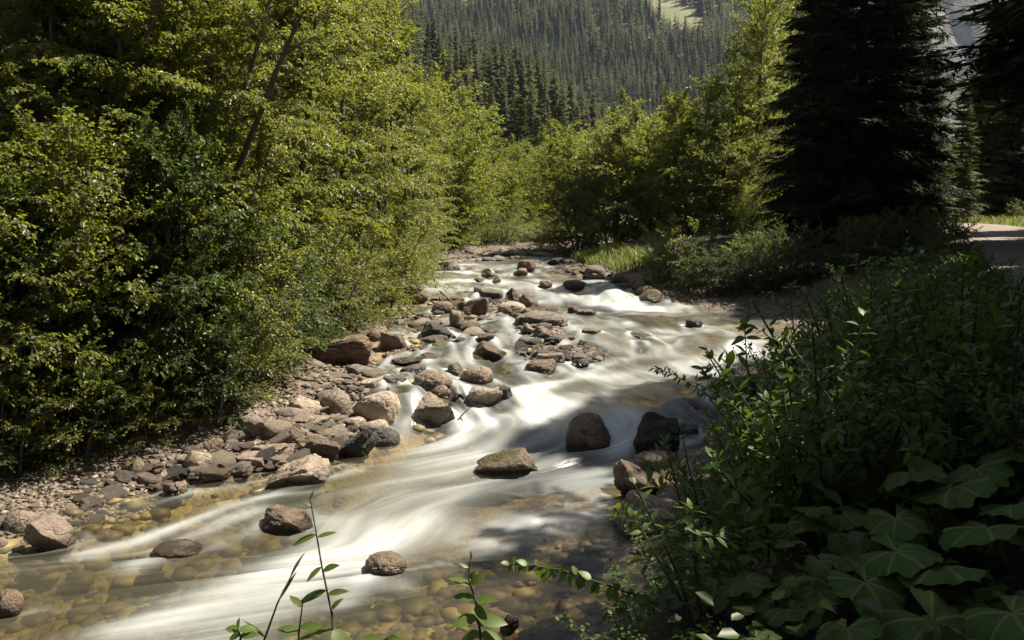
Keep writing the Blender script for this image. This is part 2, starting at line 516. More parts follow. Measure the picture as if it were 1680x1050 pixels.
m = NT("ground_soil_and_gravel")
geo = m.n("NewGeometry"); P = geo.outputs["Position"]
vor = m.n("TexVoronoi"); vor.inputs["Scale"].default_value = 13; m.l(P, vor.inputs["Vector"])
vor2 = m.n("TexVoronoi"); vor2.inputs["Scale"].default_value = 5; m.l(P, vor2.inputs["Vector"])
nb = m.noise(P, 3, 5); nf = m.noise(P, 40, 4, .7)
sx = m.n("SeparateColor"); m.l(vor.outputs["Color"], sx.inputs[0])
sx2 = m.n("SeparateColor"); m.l(vor2.outputs["Color"], sx2.inputs[0])
st = m.ramp(sx.outputs[0], [(0, (.07, .05, .04)), (.35, (.19, .15, .12)), (.7, (.27, .21, .17)), (1, (.40, .34, .29))])
st2 = m.ramp(sx2.outputs[0], [(0, (.05, .04, .03)), (.4, (.20, .14, .10)), (.75, (.30, .24, .19)), (1, (.42, .35, .29))])
stone = m.mix(.45, st, st2)
gap = m.math('MULTIPLY', vor.outputs["Distance"], 9, True)
stone = m.mix(m.math('MULTIPLY', m.math('POWER', gap, 3), .45), stone, (.05, .035, .025))
# submerged bed: golden brown algae on the stones
subc = m.mix(.6, stone, m.ramp(sx2.outputs[1], [(0, (.10, .075, .028)), (.55, (.24, .18, .07)), (.85, (.38, .29, .12)), (1, (.52, .42, .20))]))
stone = m.mix(m.attr("sub"), stone, subc)
soil = m.mix(nb, (.012, .010, .006), (.045, .034, .020))
soil = m.mix(m.math('MULTIPLY', m.math('SUBTRACT', nf, .5), 3, True), soil, (.05, .035, .02))
soil = m.mix(m.math('MULTIPLY', m.math('SUBTRACT', m.noise(P, 1.7, 4), .5), 5, True), soil, (.022, .036, .010))
soil = m.mix(m.attr("hill"), soil, m.mix(nf, (.010, .015, .006), (.022, .028, .010)))  # hill soil darkened to stand for the shade of the forest floor
gr = m.mix(nf, (.09, .12, .03), (.19, .20, .07))
gr = m.mix(m.math('MULTIPLY', m.math('SUBTRACT', m.noise(P, .06, 4), .52), 8, True), gr, (.26, .22, .15))
base = m.mix(m.attr("gravel"), soil, stone)
base = m.mix(m.attr("grass"), base, gr)
p = m.n("BsdfPrincipled"); p.inputs["Roughness"].default_value = .8
m.l(base, p.inputs["Base Color"])
hgt = m.math('ADD', m.math('MULTIPLY', m.math('SUBTRACT', 1, vor.outputs["Distance"]), m.attr("gravel")), m.math('MULTIPLY', nf, .5))
m.l(m.bump(hgt, .8, .04), p.inputs["Normal"])
M_GROUND = m.surf(p.outputs[0])
ground = link("ground", make_mesh("ground", np.stack([x_, y_, GZ.ravel()], -1), [quads], M_GROUND, True, {"gravel": gravel, "sub": sub, "grass": grass, "hill": smooth(70, 110, y_)}))
tag(ground, kind="structure")

# gravel road on the terrace at the right
m = NT("road_grit")
geo = m.n("NewGeometry"); P = geo.outputs["Position"]
f1 = m.noise(P, 1.1, 5); f2 = m.noise(P, 45, 4, .7)
c = m.mix(f1, (.17, .14, .115), (.28, .235, .20)); c = m.mix(m.math('MULTIPLY', m.math('SUBTRACT', f2, .5), 3, True), c, (.14, .115, .095))
p = m.n("BsdfPrincipled"); p.inputs["Roughness"].default_value = .9
m.l(c, p.inputs["Base Color"]); m.l(m.bump(f2, .6, .02), p.inputs["Normal"])
M_ROAD = m.surf(p.outputs[0])
ry = np.linspace(12.5, 50, 160)
rw = np.linspace(-1.45, 1.45, 15)
RX = road_x(ry)[:, None] + rw[None]; RY = np.broadcast_to(ry[:, None], RX.shape)
RZ = np.maximum(road_z(RY), ground_z(RX, RY)) + .012 + .03 * fbm(RX * 1.2, RY * .5, 41, 3)
I = np.arange(RX.size).reshape(RX.shape)
q = np.stack([I[:-1, :-1], I[:-1, 1:], I[1:, 1:], I[1:, :-1]], -1).reshape(-1, 4)
tag(link("road", make_mesh("road", np.stack([RX, RY, RZ], -1).reshape(-1, 3), [q], M_ROAD, True)), kind="structure")

# bare rocky mountain at the head of the valley
m = NT("mountain_rock")
geo = m.n("NewGeometry"); P = geo.outputs["Position"]
f1 = m.noise(P, .02, 8, .65); f2 = m.noise(P, .007, 6, .6)
c = m.mix(m.math('MULTIPLY', m.math('SUBTRACT', f1, .42), 5, True), (.10, .095, .09), (.34, .31, .28))
c = m.mix(m.math('MULTIPLY', m.math('SUBTRACT', f2, .5), 6, True), c, (.13, .14, .06))
p = m.n("BsdfPrincipled"); p.inputs["Roughness"].default_value = .95
m.l(c, p.inputs["Base Color"]); m.l(m.bump(f1, 1, 25), p.inputs["Normal"])
M_MTN = m.surf(p.outputs[0])
mx_, my_ = np.meshgrid(np.linspace(480, 1250, 220), np.linspace(1130, 1600, 130))
pk = 432 - .16 * np.abs(mx_ - 770) - 34 * smooth(655, 690, mx_) * (1 - smooth(705, 740, mx_))
rid = np.abs(fbm(mx_ / 130, my_ / 200, 77, 5)) * 2
mz_ = pk * smooth(1120, 1400, my_) * (1 - .18 * rid) + 34 * fbm(mx_ / 36, my_ / 36, 78, 4) * smooth(1130, 1200, my_) + 6
I = np.arange(mx_.size).reshape(mx_.shape)
q = np.stack([I[:-1, :-1], I[:-1, 1:], I[1:, 1:], I[1:, :-1]], -1).reshape(-1, 4)
tag(link("mountain", make_mesh("mountain", np.stack([mx_, my_, mz_], -1).reshape(-1, 3), [q], M_MTN, False)), kind="structure")

# ------------------------------------------------------------------ stones
_ico = {}
def ico(sub):
    if sub not in _ico:
        bm = bmesh.new(); bmesh.ops.create_icosphere(bm, subdivisions=sub, radius=1.0)
        V = np.array([v.co[:] for v in bm.verts]); F = np.array([[v.index for v in f.verts] for f in bm.faces]); bm.free()
        _ico[sub] = (V, F)
    return _ico[sub]

def wave3(V, r, n=22, lo=1.2, hi=9.0, pw=1.1):
    h = 0
    for i in range(n):
        f = lo * (hi / lo) ** (i / (n - 1))
        k = unit(r.normal(size=3)) * f * 2
        h = h + np.sin(V @ k + r.uniform(0, 6.28)) / f ** pw
    return h

def rock_verts(seed, sub, kind):
    r = np.random.default_rng(seed)
    V, F = ico(sub); V = V.copy()
    npl = {'round': 5, 'ang': 13, 'slab': 9, 'wedge': 10, 'block': 9}[kind]
    lo, hi = {'round': (.80, .95), 'ang': (.52, .80), 'slab': (.62, .85), 'wedge': (.6, .82), 'block': (.6, .75)}[kind]
    V = np.sign(V) * np.abs(V) ** {'round': .92, 'ang': .8, 'slab': .72, 'wedge': .78, 'block': .55}[kind]
    planes = [(unit(r.normal(size=3) * np.array([1, 1, .8])), r.uniform(lo, hi)) for _ in range(npl)]
    if kind == 'slab': planes.append((unit(np.array([r.uniform(-.15, .15), r.uniform(-.25, .1), 1])), .55))
    if kind == 'wedge': planes.append((unit(np.array([r.choice([-1, 1]) * r.uniform(.5, .8), -.1, .8])), .36))
    for n, d in planes:
        e = np.clip(V @ n - d, 0, None)
        V = V - .94 * e[:, None] * n
    V += unit(V) * (wave3(V, r) * .028 * {'round': .55, 'ang': 1, 'slab': 1, 'wedge': 1, 'block': 1.1}[kind])[:, None]
    if sub >= 4:
        V += unit(V) * (wave3(V, r, 20, 8, 40, .9) * .045)[:, None]
        amp = {'round': .35, 'ang': 1, 'slab': 1.1, 'wedge': 1, 'block': .8}[kind]
        for lo_, hi_, a_ in ((1.6, 4, .05), (3.5, 9, .03), (8, 20, .014)):
            w = wave3(V * np.array([1, 1, 1.6]), r, 10, lo_, hi_, .5) / 2.2
            V -= unit(V) * (amp * a_ * np.exp(-np.abs(w) * 2.6))[:, None] * 1.6
    V -= (V.max(0) + V.min(0)) / 2
    V /= np.abs(V).max(0)
    return V, F

def surf_z(x, y):
    return np.maximum(ground_z(x, y), zwat(y) * np.where((x > edgeL(y)) & (x < edgeR(y)), 1, 0) + np.where((x > edgeL(y)) & (x < edgeR(y)), 0, -99))

# x0, x1, y0, y1 in the photo, tone, shape, label
HERO = [
 (926, 1003, 682, 750, 'rust', 'round', "upright brown boulder stained black and rust, standing in the white cascade mid-river"),
 (1030, 1113, 680, 758, 'dark', 'ang', "dark grey pointed boulder at the right side of the cascade"),
 (1064, 1107, 730, 752, 'brown', 'round', "small rounded brown stone at the foot of the dark grey pointed boulder"),
 (1036, 1116, 746, 774, 'pink', 'slab', "broad low purplish slab below the dark grey pointed boulder"),
 (1003, 1084, 762, 824, 'rust', 'wedge', "reddish brown wedge boulder with a sloping top beside the lower right rapids"),
 (772, 894, 740, 788, 'moss', 'wedge', "long low jagged brown rock alone in the middle of the lower rapids"),
 (682, 749, 651, 708, 'cream', 'block', "large pale blocky boulder with a shaded front at the left end of the cascade"),
 (768, 829, 635, 674, 'cream', 'block', "tan boulder with golden stains above the pale blocky boulder at the cascade lip"),
 (818, 848, 635, 670, 'dark', 'ang', "dark stone leaning on the right of the tan golden-stained boulder"),
 (678, 744, 609, 645, 'pink', 'round', "big smooth orange-pink boulder with a thin spill of water at its left"),
 (754, 811, 602, 636, 'pink', 'round', "round brick-pink boulder in the side channel above the tan stained boulder"),
 (732, 767, 597, 622, 'moss', 'ang', "dark mossy stone just left of the round brick-pink boulder"),
 (708, 740, 634, 657, 'rust', 'round', "small brown cobble in front of the big smooth orange-pink boulder"),
 (742, 772, 645, 664, 'dark', 'ang', "small dark stone left of the tan golden-stained boulder"),
 (579, 657, 645, 704, 'cream', 'block', "largest tan boulder of the left bank pile with leaf shadows on it"),
 (526, 577, 642, 685, 'cream', 'round', "pale speckled egg-like boulder left of the largest tan bank boulder"),
 (627, 678, 640, 684, 'brown', 'ang', "grey-brown angular boulder behind the largest tan bank boulder"),
 (468, 535, 652, 688, 'cream', 'wedge', "pale sloping slab with a moss tip at the upper left of the bank pile"),
 (547, 620, 704, 758, 'dark', 'wedge', "smooth dark grey wedge boulder sloping down into the pool at the left bank"),
 (506, 564, 720, 763, 'rust', 'ang', "chestnut-brown angular boulder left of the smooth dark grey wedge"),
 (603, 659, 704, 738, 'dark', 'round', "low black wet boulder right of the smooth dark grey wedge"),
 (440, 544, 752, 800, 'cream', 'wedge', "cream-yellow rough boulder half in the water at the point of the left bank"),
 (302, 349, 741, 777, 'cream', 'round', "rounded pale striped boulder on the dappled left shingle"),
 (267, 308, 792, 818, 'rust', 'ang', "wet red-brown rock at the water's edge of the dappled left shingle"),
 (8, 69, 839, 887, 'pink', 'round', "pink rounded boulder at the far left waterside, left of a pointed one"),
 (48, 126, 853, 909, 'pink', 'wedge', "pink pointed boulder with a wet glinting foot at the far left waterside"),
 (-14, 13, 884, 907, 'pink', 'round', "pink boulder cut off by the left edge of the photo"),
 (425, 518, 836, 877, 'rust', 'wedge', "brown sloping rock breaking the surface in the lower left rapids"),
 (597, 669, 910, 953, 'rust', 'round', "dark brown domed rock in the near pool with a white wake"),
 (250, 335, 895, 916, 'rust', 'round', "flat brown rock barely awash in the near left shallows"),
 (-10, 42, 972, 1018, 'brown', 'round', "brown boulder at the lower left corner of the pool"),
 (492, 614, 550, 606, 'layer', 'block', "large rust-brown layered outcrop with mossy edge under the left trees"),
 (690, 750, 530, 560, 'dark', 'wedge', "dark grey slanting boulder in the upper side channel"),
 (756, 804, 491, 524, 'brown', 'block', "square brown block with a tan rough top and dark front in the upper bar"),
 (816, 863, 496, 517, 'cream', 'round', "smooth oval tan boulder with a moss spot in the upper bar"),
 (828, 858, 474, 496, 'rust', 'ang', "upright dark reddish stone standing above the oval tan boulder"),
 (850, 884, 483, 515, 'grey', 'ang', "jagged grey and brown stone right of the oval tan boulder"),
 (843, 927, 512, 537, 'grey', 'round', "widest pale grey boulder of the upper bar, low and bulging"),
 (874, 913, 537, 558, 'brown', 'wedge', "tent-like stone with a dark shaded front at the top of the gravel bar"),
 (853, 881, 532, 553, 'grey', 'ang', "small pale stone left of the tent-like stone on the gravel bar"),
 (778, 832, 562, 590, 'rust', 'wedge', "smooth sloping chestnut boulder alone in the side channel"),
 (863, 919, 592, 617, 'brown', 'slab', "flat-topped boulder with a black front at the lower tip of the gravel bar"),
 (879, 927, 580, 603, 'grey', 'slab', "ribbed grey slab behind the flat-topped boulder of the gravel bar"),
 (938, 970, 587, 604, 'dark', 'ang', "black stone at the lower right edge of the gravel bar"),
 (954, 987, 539, 554, 'rust', 'slab', "thin brown slab standing in the water right of the gravel bar"),
 (931, 951, 503, 516, 'rust', 'round', "small brown stone beside the midstream rapids, left of a flat one"),
 (944, 980, 508, 519, 'grey', 'slab', "low flat stone beside the midstream rapids"),
 (783, 812, 548, 564, 'rust', 'ang', "small jagged brown stone above the chestnut boulder in the side channel"),
 (737, 762, 511, 539, 'cream', 'slab', "pale cream slab tilted against the square brown block"),
 (709, 750, 496, 516, 'rust', 'round', "brown-topped stone left of the square brown block"),
 (733, 764, 486, 498, 'rust', 'slab', "flat reddish stone behind the square brown block"),
 (623, 672, 547, 578, 'cream', 'slab', "pale flat-topped ledge stone by the left shore above the layered outcrop"),
 (600, 628, 543, 562, 'layer', 'round', "ochre mossy stone on top of the layered outcrop's right end"),
 (706, 737, 562, 579, 'moss', 'round', "tan stone with a moss patch in the quiet side channel"),
 (783, 832, 477, 490, 'rust', 'slab', "long flat rusty stone behind the oval tan boulder"),
 (1031, 1071, 547, 562, 'dark', 'slab', "long dark flat stone in the middle of the main current"),
 (1036, 1060, 565, 580, 'brown', 'wedge', "small pointed stone below the long dark flat one in the current"),
 (1124, 1153, 522, 537, 'dark', 'round', "round black stone in the shaded pool at the right"),
 (790, 814, 441, 457, 'cream', 'ang', "pale stone in the upper rapids, left of a speckled white one"),
 (804, 823, 451, 468, 'cream', 'ang', "speckled white stone in the upper rapids"),
 (776, 796, 456, 466, 'brown', 'round', "small brown stone in the upper rapids, left of the speckled white one"),
 (847, 882, 428, 448, 'rust', 'block', "big brown block at the far right shore where the river bends"),
 (842, 867, 441, 455, 'pink', 'ang', "pinkish stone in front of the big brown block at the bend"),
 (923, 962, 461, 477, 'brown', 'ang', "brown triangular boulder at the shaded far right shore"),
 (884, 907, 460, 472, 'pink', 'round', "pink-brown stone ringed with foam in the upper rapids"),
 (712, 757, 430, 444, 'pink', 'slab', "cluster-like flat pinkish rock at the far left shore"),
 (1033, 1072, 455, 482, 'brown', 'wedge', "slanting brown boulder under the bushes of the right shore"),
 (1049, 1087, 476, 499, 'moss', 'round', "mossy dark boulder at the right shore by the white rapids"),
 (1088, 1152, 655, 682, 'brown', 'round', "smooth brown rock awash near the bushes on the right"),
 (1163, 1217, 645, 674, 'rust', 'wedge', "pinkish brown stone half hidden by the right bank leaves"),
 (1160, 1242, 622, 654, 'dark', 'slab', "dark slab behind the right bank leaves"),
 (1098, 1144, 700, 724, 'dark', 'slab', "low dark flat rock right of the dark grey pointed boulder"),
 (998, 1165, 812, 886, 'pink', 'wedge', "big shaded slab with pink patches sloping into the water from the right bank"),
 (819, 853, 1014, 1044, 'brown', 'ang', "small brown rock at the bottom of the photo behind the leaves"),
 (383, 442, 677, 728, 'grey', 'ang', "tall grey boulder with leaf dapples at the back of the left bank"),
 (452, 500, 670, 690, 'grey', 'round', "long grey cobble lying below the pale sloping slab"),
 (488, 545, 684, 700, 'cream', 'slab', "flat oblong tan stone in front of the pale speckled boulder"),
 (466, 498, 702, 730, 'rust', 'ang', "upright pinkish stone left of the chestnut-brown boulder"),
 (376, 440, 745, 772, 'pink', 'slab', "flat rose-coloured slab in the middle of the left shingle"),
 (415, 470, 728, 752, 'pink', 'ang', "rough rose-coloured rock behind the flat rose slab"),
 (335, 366, 722, 746, 'moss', 'block', "striped squarish rock beside a yellow moss cushion"),
 (202, 238, 755, 780, 'moss', 'round', "mossy dark boulder in the dappled shingle"),
 (256, 276, 772, 796, 'cream', 'wedge', "pale leaning stone in the dappled shingle"),
 (285, 318, 748, 762, 'grey', 'slab', "flat grey stone left of the rounded striped boulder"),
 (390, 415, 770, 786, 'rust', 'ang', "orange-brown wet stone at the waterline below the rose slab"),
 (640, 700, 585, 600, 'rust', 'ang', "row of low brown stones in the quiet side channel near the outcrop"),
 (566, 612, 600, 618, 'grey', 'slab', "flat grey stone below the layered outcrop"),
 (590, 628, 622, 642, 'cream', 'slab', "pale flat stone on top of the bank pile"),
 (628, 668, 618, 642, 'grey', 'slab', "long pale slab left of the orange-pink boulder"),
 (655, 700, 600, 618, 'grey', 'slab', "low flat stone above the orange-pink boulder"),
 (560, 600, 686, 706, 'cream', 'ang', "pale block wedged below the largest tan bank boulder"),
 (596, 640, 690, 712, 'cream', 'round', "pale lumpy stone behind the low black wet boulder"),
]
n_hero = 0
HEROPOS = []
for i, (x0, x1, y0, y1, tone, kind, label) in enumerate(HERO):
    xc = (x0 + x1) / 2
    b = on_level(xc, y1 - .12 * (y1 - y0), 0, surf_z)
    Y = b[1]
    s = Y / FPX
    w = (x1 - x0) * s
    dpt = w * {'round': .85, 'ang': .85, 'slab': .7, 'wedge': .7, 'block': .75}[kind]
    th = math.atan2(CAM_H - b[2], Y)
    h = max(((y1 - y0) * s - dpt * .45 * math.sin(th)) / math.cos(th), .16 * w)
    V, F = rock_verts(300 + i * 7, 5 if w * FPX / Y > 55 else 4, kind)
    sink = .45 * h
    V = V * np.array([w / 2, dpt / 2, (h + sink) / 2])
    c, s_n = math.cos((i * 2.4) % .5 - .25), math.sin((i * 2.4) % .5 - .25)
    V = np.stack([V[:, 0] * c - V[:, 1] * s_n, V[:, 0] * s_n + V[:, 1] * c, V[:, 2]], -1)
    base = np.array([b[0], b[1] + dpt * .38, b[2]])
    base[0] = b[0] * base[1] / b[1]
    zc = (h - sink) / 2
    Wz = V[:, 2] + zc
    inwater = edgeL(base[1]) - .15 < base[0] < edgeR(base[1]) + .1
    wet = (1 - smooth(.05, .17, Wz + .035 * np.sin(V[:, 0] * 19) + .02 * np.sin(V[:, 1] * 31 + V[:, 0] * 11))) * (1.0 if inwater else 0.0)
    V[:, 2] = Wz
    me = make_mesh("boulder", V, [F], ROCKS[tone], True, {"wet": wet})
    o = link("boulder", me, None, tuple(base))
    tag(o, label, "boulder")
    HEROPOS.append((base[0], base[1], w / 2))
HEROPOS = np.array(HEROPOS)

# shared stones, scattered by zone
STONE_ME = {}; STONE_WET = {}
for j, (tone, kind) in enumerate([('cream', 'round'), ('cream', 'ang'), ('grey', 'ang'), ('grey', 'slab'), ('grey', 'round'), ('dark', 'ang'), ('pink', 'ang'), ('pink', 'round'), ('rust', 'ang'), ('rust', 'slab'), ('brown', 'ang'), ('moss', 'round')]):
    V, F = rock_verts(900 + j, 4 if j % 2 else 3, kind)
    STONE_ME.setdefault(tone, []).append(make_mesh("stone", V, [F], ROCKS[tone], True))
    STONE_WET.setdefault(tone, []).append(make_mesh("stone", V, [F], ROCKS[tone], True, {"wet": 1 - smooth(.0, .35, V[:, 2] + .12 * np.sin(V[:, 0] * 7))}))
CNAME = {'cream': 'pale cream', 'grey': 'grey', 'dark': 'dark grey', 'pink': 'pinkish', 'rust': 'rusty brown', 'brown': 'brown', 'moss': 'moss-tinged brown'}
ZONES = [  # polygon in the photo, how many, size range (m), tones, where
 ([(40, 850), (250, 765), (430, 700), (520, 690), (560, 740), (440, 775), (290, 800), (130, 850)], 62, (.07, .24), ['grey', 'grey', 'pink', 'cream', 'rust', 'dark'], "stone on the dappled shingle of the left bank", "stones of the left bank shingle"),
 ([(470, 690), (560, 610), (650, 600), (690, 640), (600, 720), (520, 760)], 48, (.08, .24), ['cream', 'cream', 'grey', 'pink', 'brown'], "stone in the boulder pile of the left bank", "stones of the left bank boulder pile"),
 ([(850, 560), (900, 540), (1000, 575), (1000, 590), (920, 605), (860, 600)], 56, (.08, .22), ['grey', 'cream', 'grey', 'pink', 'dark'], "stone of the gravel bar beside the main current", "stones of the midstream gravel bar"),
 ([(640, 590), (650, 530), (710, 490), (790, 480), (960, 505), (930, 535), (850, 540), (760, 560), (720, 590)], 70, (.10, .34), ['rust', 'cream', 'grey', 'brown', 'pink', 'moss'], "stone among the upper stony shallows", "stones of the upper shallows"),
 ([(650, 470), (700, 440), (760, 425), (740, 432), (705, 470), (680, 500), (655, 500)], 26, (.12, .40), ['cream', 'pink', 'grey'], "stone along the sunny far left shore", "stones of the far left shore"),
 ([(745, 424), (900, 412), (915, 418), (885, 430), (800, 430)], 34, (.14, .50), ['cream', 'pink', 'grey'], "stone on the pale shingle at the river bend", "stones at the river bend"),
 ([(890, 435), (930, 432), (1060, 470), (1110, 492), (1060, 486), (990, 465)], 52, (.14, .45), ['brown', 'dark', 'grey', 'pink'], "stone along the shaded right shore upstream", "stones of the upstream right shore"),
]
def in_poly(px, py, poly):
    r = False
    for (x1, y1), (x2, y2) in zip(poly, poly[1:] + poly[:1]):
        if (y1 > py) != (y2 > py) and px < (x2 - x1) * (py - y1) / (y2 - y1) + x1: r = not r
    return r
def poly_samples(poly, n, r):
    xs = [p[0] for p in poly]; ys = [p[1] for p in poly]; out = []
    while len(out) < n:
        px, py = r.uniform(min(xs), max(xs)), r.uniform(min(ys), max(ys))
        if in_poly(px, py, poly): out.append((px, py))
    return out
r = np.random.default_rng(55)
SPOTS = []
for poly, n, (s0, s1), tones, where, grp in ZONES:
    for px, py in poly_samples(poly, n, r):
        b = on_level(px, py, 0, surf_z)
        sz = s0 + (s1 - s0) * r.uniform() ** 2.2
        if np.any(np.hypot(HEROPOS[:, 0] - b[0], HEROPOS[:, 1] - b[1]) < HEROPOS[:, 2] * .7): continue
        tone = tones[r.integers(len(tones))]
        me = STONE_ME[tone][r.integers(len(STONE_ME[tone]))]
        gz = float(ground_z(b[0], b[1]))
        zz = gz + sz * .10 if gz > zwat(b[1]) - .08 else zwat(b[1]) - sz * .03
        if gz < zwat(b[1]) + .03: me = STONE_WET[tone][STONE_ME[tone].index(me)]
        o = link("stone", me, None, (b[0], b[1], zz), (r.uniform(-.25, .25), r.uniform(-.25, .25), r.uniform(0, 6.28)),
                 (sz * r.uniform(.85, 1.25), sz * r.uniform(.7, 1.0), sz * r.uniform(.42, .72)))
        tag(o, CNAME[tone] + " " + where, "stone", CNAME[tone] + " " + grp)

# smaller cobbles packed between the boulders
CZ = [([(-30, 880), (60, 820), (200, 770), (420, 700), (560, 735), (430, 785), (290, 812), (120, 862)], 110, (.035, .10), ['grey', 'grey', 'pink', 'cream', 'rust'], "cobble in the dappled shingle of the left bank", "cobbles of the left bank shingle"),
      ([(440, 720), (480, 650), (570, 605), (650, 600), (690, 640), (600, 730), (520, 765)], 90, (.04, .12), ['cream', 'cream', 'grey', 'pink'], "cobble between the boulders of the left bank pile", "cobbles of the left bank pile"),
      ([(640, 590), (660, 520), (720, 490), (960, 500), (1000, 580), (900, 610), (800, 560)], 190, (.05, .14), ['cream', 'grey', 'grey', 'rust'], "cobble in the midstream shallows", "cobbles of the midstream shallows")]
for poly, n, (s0, s1), tones, where, grp in CZ:
    for px, py in poly_samples(poly, n, r):
        b = on_level(px, py, 0, surf_z)
        sz = s0 + (s1 - s0) * r.uniform() ** 1.6
        tone = tones[r.integers(len(tones))]
        me = STONE_ME[tone][r.integers(len(STONE_ME[tone]))]
        gz = float(ground_z(b[0], b[1]))
        if gz < zwat(b[1]) - .08: continue
        if gz < zwat(b[1]) + .03: me = STONE_WET[tone][STONE_ME[tone].index(me)]
        o = link("cobble", me, None, (b[0], b[1], gz + sz * .25), (r.uniform(-.3, .3), r.uniform(-.3, .3), r.uniform(0, 6.28)),
                 (sz * r.uniform(.85, 1.3), sz * r.uniform(.7, 1.0), sz * r.uniform(.45, .8)))
        tag(o, CNAME[tone] + " " + where, "stone", CNAME[tone] + " " + grp)

# gravel: countless pebbles on the bars and in the shallows, one object
gacc = Acc()
V1, F1 = ico(1)
pebs = [rock_verts(50 + k, 1, 'round' if k < 3 else 'ang')[0] for k in range(6)]
GZN = [([(-40, 900), (-20, 810), (120, 745), (260, 705), (420, 650), (560, 680), (600, 730), (440, 785), (290, 815), (130, 870)], 8000, (.012, .045)),
       ([(430, 690), (470, 640), (530, 600), (620, 590), (700, 620), (600, 720), (520, 760)], 3600, (.015, .06)),
       ([(840, 570), (890, 540), (1005, 570), (1005, 595), (920, 610), (860, 605)], 2600, (.02, .07)),
       ([(630, 600), (640, 530), (710, 480), (790, 470), (980, 500), (960, 540), (850, 545), (760, 570), (700, 600)], 5000, (.02, .09)),
       ([(640, 480), (700, 432), (760, 415), (920, 408), (930, 425), (890, 436), (740, 436), (690, 480)], 1800, (.03, .12)),
       ([(880, 434), (930, 425), (1070, 465), (1115, 492), (1060, 492), (990, 470)], 2000, (.03, .11)),
       ([(1060, 478), (1160, 472), (1300, 470), (1330, 525), (1200, 525), (1120, 505)], 5200, (.015, .055)),
       ([(1000, 880), (1100, 820), (1180, 830), (1180, 900), (1040, 910)], 900, (.012, .05))]
VV = []; FF = []; base = 0
for poly, n, (s0, s1) in GZN:
    # sample evenly on the ground: draw in the photo, keep by depth
    q = np.array(poly_samples(poly, n, r))
    # fast ground hit: two fixed-point steps from the water plane
    z = np.full(len(q), .3); c, s = math.cos(PITCH), math.sin(PITCH)
    Vv = -(q[:, 1] - 525) / FPX; D = np.stack([(q[:, 0] - 840) / FPX, c + Vv * s, -s + Vv * c], -1)
    t = np.full(len(q), 10.0)
    lo_t = np.full(len(q), 2.0); hi_t = np.full(len(q), 60.0)
    for tt in np.linspace(3, 60, 1200):
        Pp = D * tt; hit = (Pp[:, 2] + CAM_H <= zwat(Pp[:, 1]) + .1) & (hi_t == 60.0)
        hi_t[hit] = tt
    for _ in range(4):
        Pp = D * hi_t[:, None]
        gz = ground_z(Pp[:, 0], Pp[:, 1])
        hi_t = hi_t * np.clip(1 + (gz - (Pp[:, 2] + CAM_H)) / (D[:, 2] * hi_t), .8, 1.2)
    Pp = D * hi_t[:, None]
    gz = ground_z(Pp[:, 0], Pp[:, 1])
    for k in range(len(q)):
        if gz[k] < zwat(Pp[k, 1]) - .12: continue
        sz = s0 + (s1 - s0) * r.uniform() ** 2.5
        a = r.uniform(0, 6.28); v = pebs[k % 6] * np.array([sz * r.uniform(.9, 1.4), sz * r.uniform(.7, 1.0), sz * r.uniform(.4, .75)])
        v = np.stack([v[:, 0] * math.cos(a) - v[:, 1] * math.sin(a), v[:, 0] * math.sin(a) + v[:, 1] * math.cos(a), v[:, 2] + v[:, 0] * r.uniform(-.3, .3)], -1)
        VV.append(v + np.array([Pp[k, 0], Pp[k, 1], gz[k] + sz * .2])); FF.append(F1 + base); base += len(v)
m = NT("gravel_pebbles")
g = m.n("NewGeometry")
c = m.ramp(g.outputs["Random Per Island"], [(0, (.045, .035, .028)), (.25, (.14, .105, .08)), (.5, (.22, .175, .14)), (.75, (.19, .15, .115)), (.9, (.34, .285, .23)), (1, (.44, .38, .31))])
tc = m.n("TexCoord"); nn = m.noise(tc.outputs["Object"], 60, 4, .65)
c = m.mix(m.math('MULTIPLY', nn, .6), c, (.10, .08, .06))
p = m.n("BsdfPrincipled"); p.inputs["Roughness"].default_value = .7; m.l(c, p.inputs["Base Color"]); m.l(m.bump(nn, .5, .01), p.inputs["Normal"])
tag(link("gravel", make_mesh("gravel", np.concatenate(VV), [np.concatenate(FF)], m.surf(p.outputs[0]), True)), kind="stuff")

# rounded golden stones on the bed, seen through the clear shallows
VV = []; FF = []; base = 0
SB = [([(0, 900), (130, 850), (300, 800), (460, 778), (560, 800), (520, 900), (700, 900), (900, 880), (1000, 900), (1000, 1050), (0, 1050)], 900, .035, .14), ([(640, 600), (650, 540), (720, 500), (900, 500), (880, 600), (840, 640), (700, 600)], 700, .04, .16), ([(640, 640), (900, 640), (1000, 640), (900, 690), (700, 700)], 200, .05, .16)]
for poly, n, s0, s1 in SB:
    for px, py in poly_samples(poly, n, r):
        d = ray(px, py); t_ = (CAM_H - .1) / -d[2]
        for _ in range(3):
            X, Y = d[0] * t_, d[1] * t_; t_ = (CAM_H - float(zwat(Y)) + .15) / -d[2]
        X, Y = d[0] * t_, d[1] * t_; g = gz0 = float(ground_z(X, Y))
        sz = s0 + (s1 - s0) * r.uniform() ** 3; v = pebs[int(r.integers(6))] * np.array([sz * r.uniform(.9, 1.4), sz, sz * r.uniform(.4, .7)])
        a = r.uniform(0, 6.28); v = np.stack([v[:, 0] * math.cos(a) - v[:, 1] * math.sin(a), v[:, 0] * math.sin(a) + v[:, 1] * math.cos(a), v[:, 2]], -1)
        VV.append(v + np.array([X, Y, g + sz * .15])); FF.append(F1 + base); base += len(v)
m = NT("bed_stones")
g = m.n("NewGeometry")
c = m.ramp(g.outputs["Random Per Island"], [(0, (.03, .022, .010)), (.4, (.10, .070, .030)), (.7, (.18, .13, .055)), (.9, (.27, .21, .09)), (1, (.46, .39, .20))])
tc = m.n("TexCoord"); nn = m.noise(tc.outputs["Object"], 25, 4, .65)
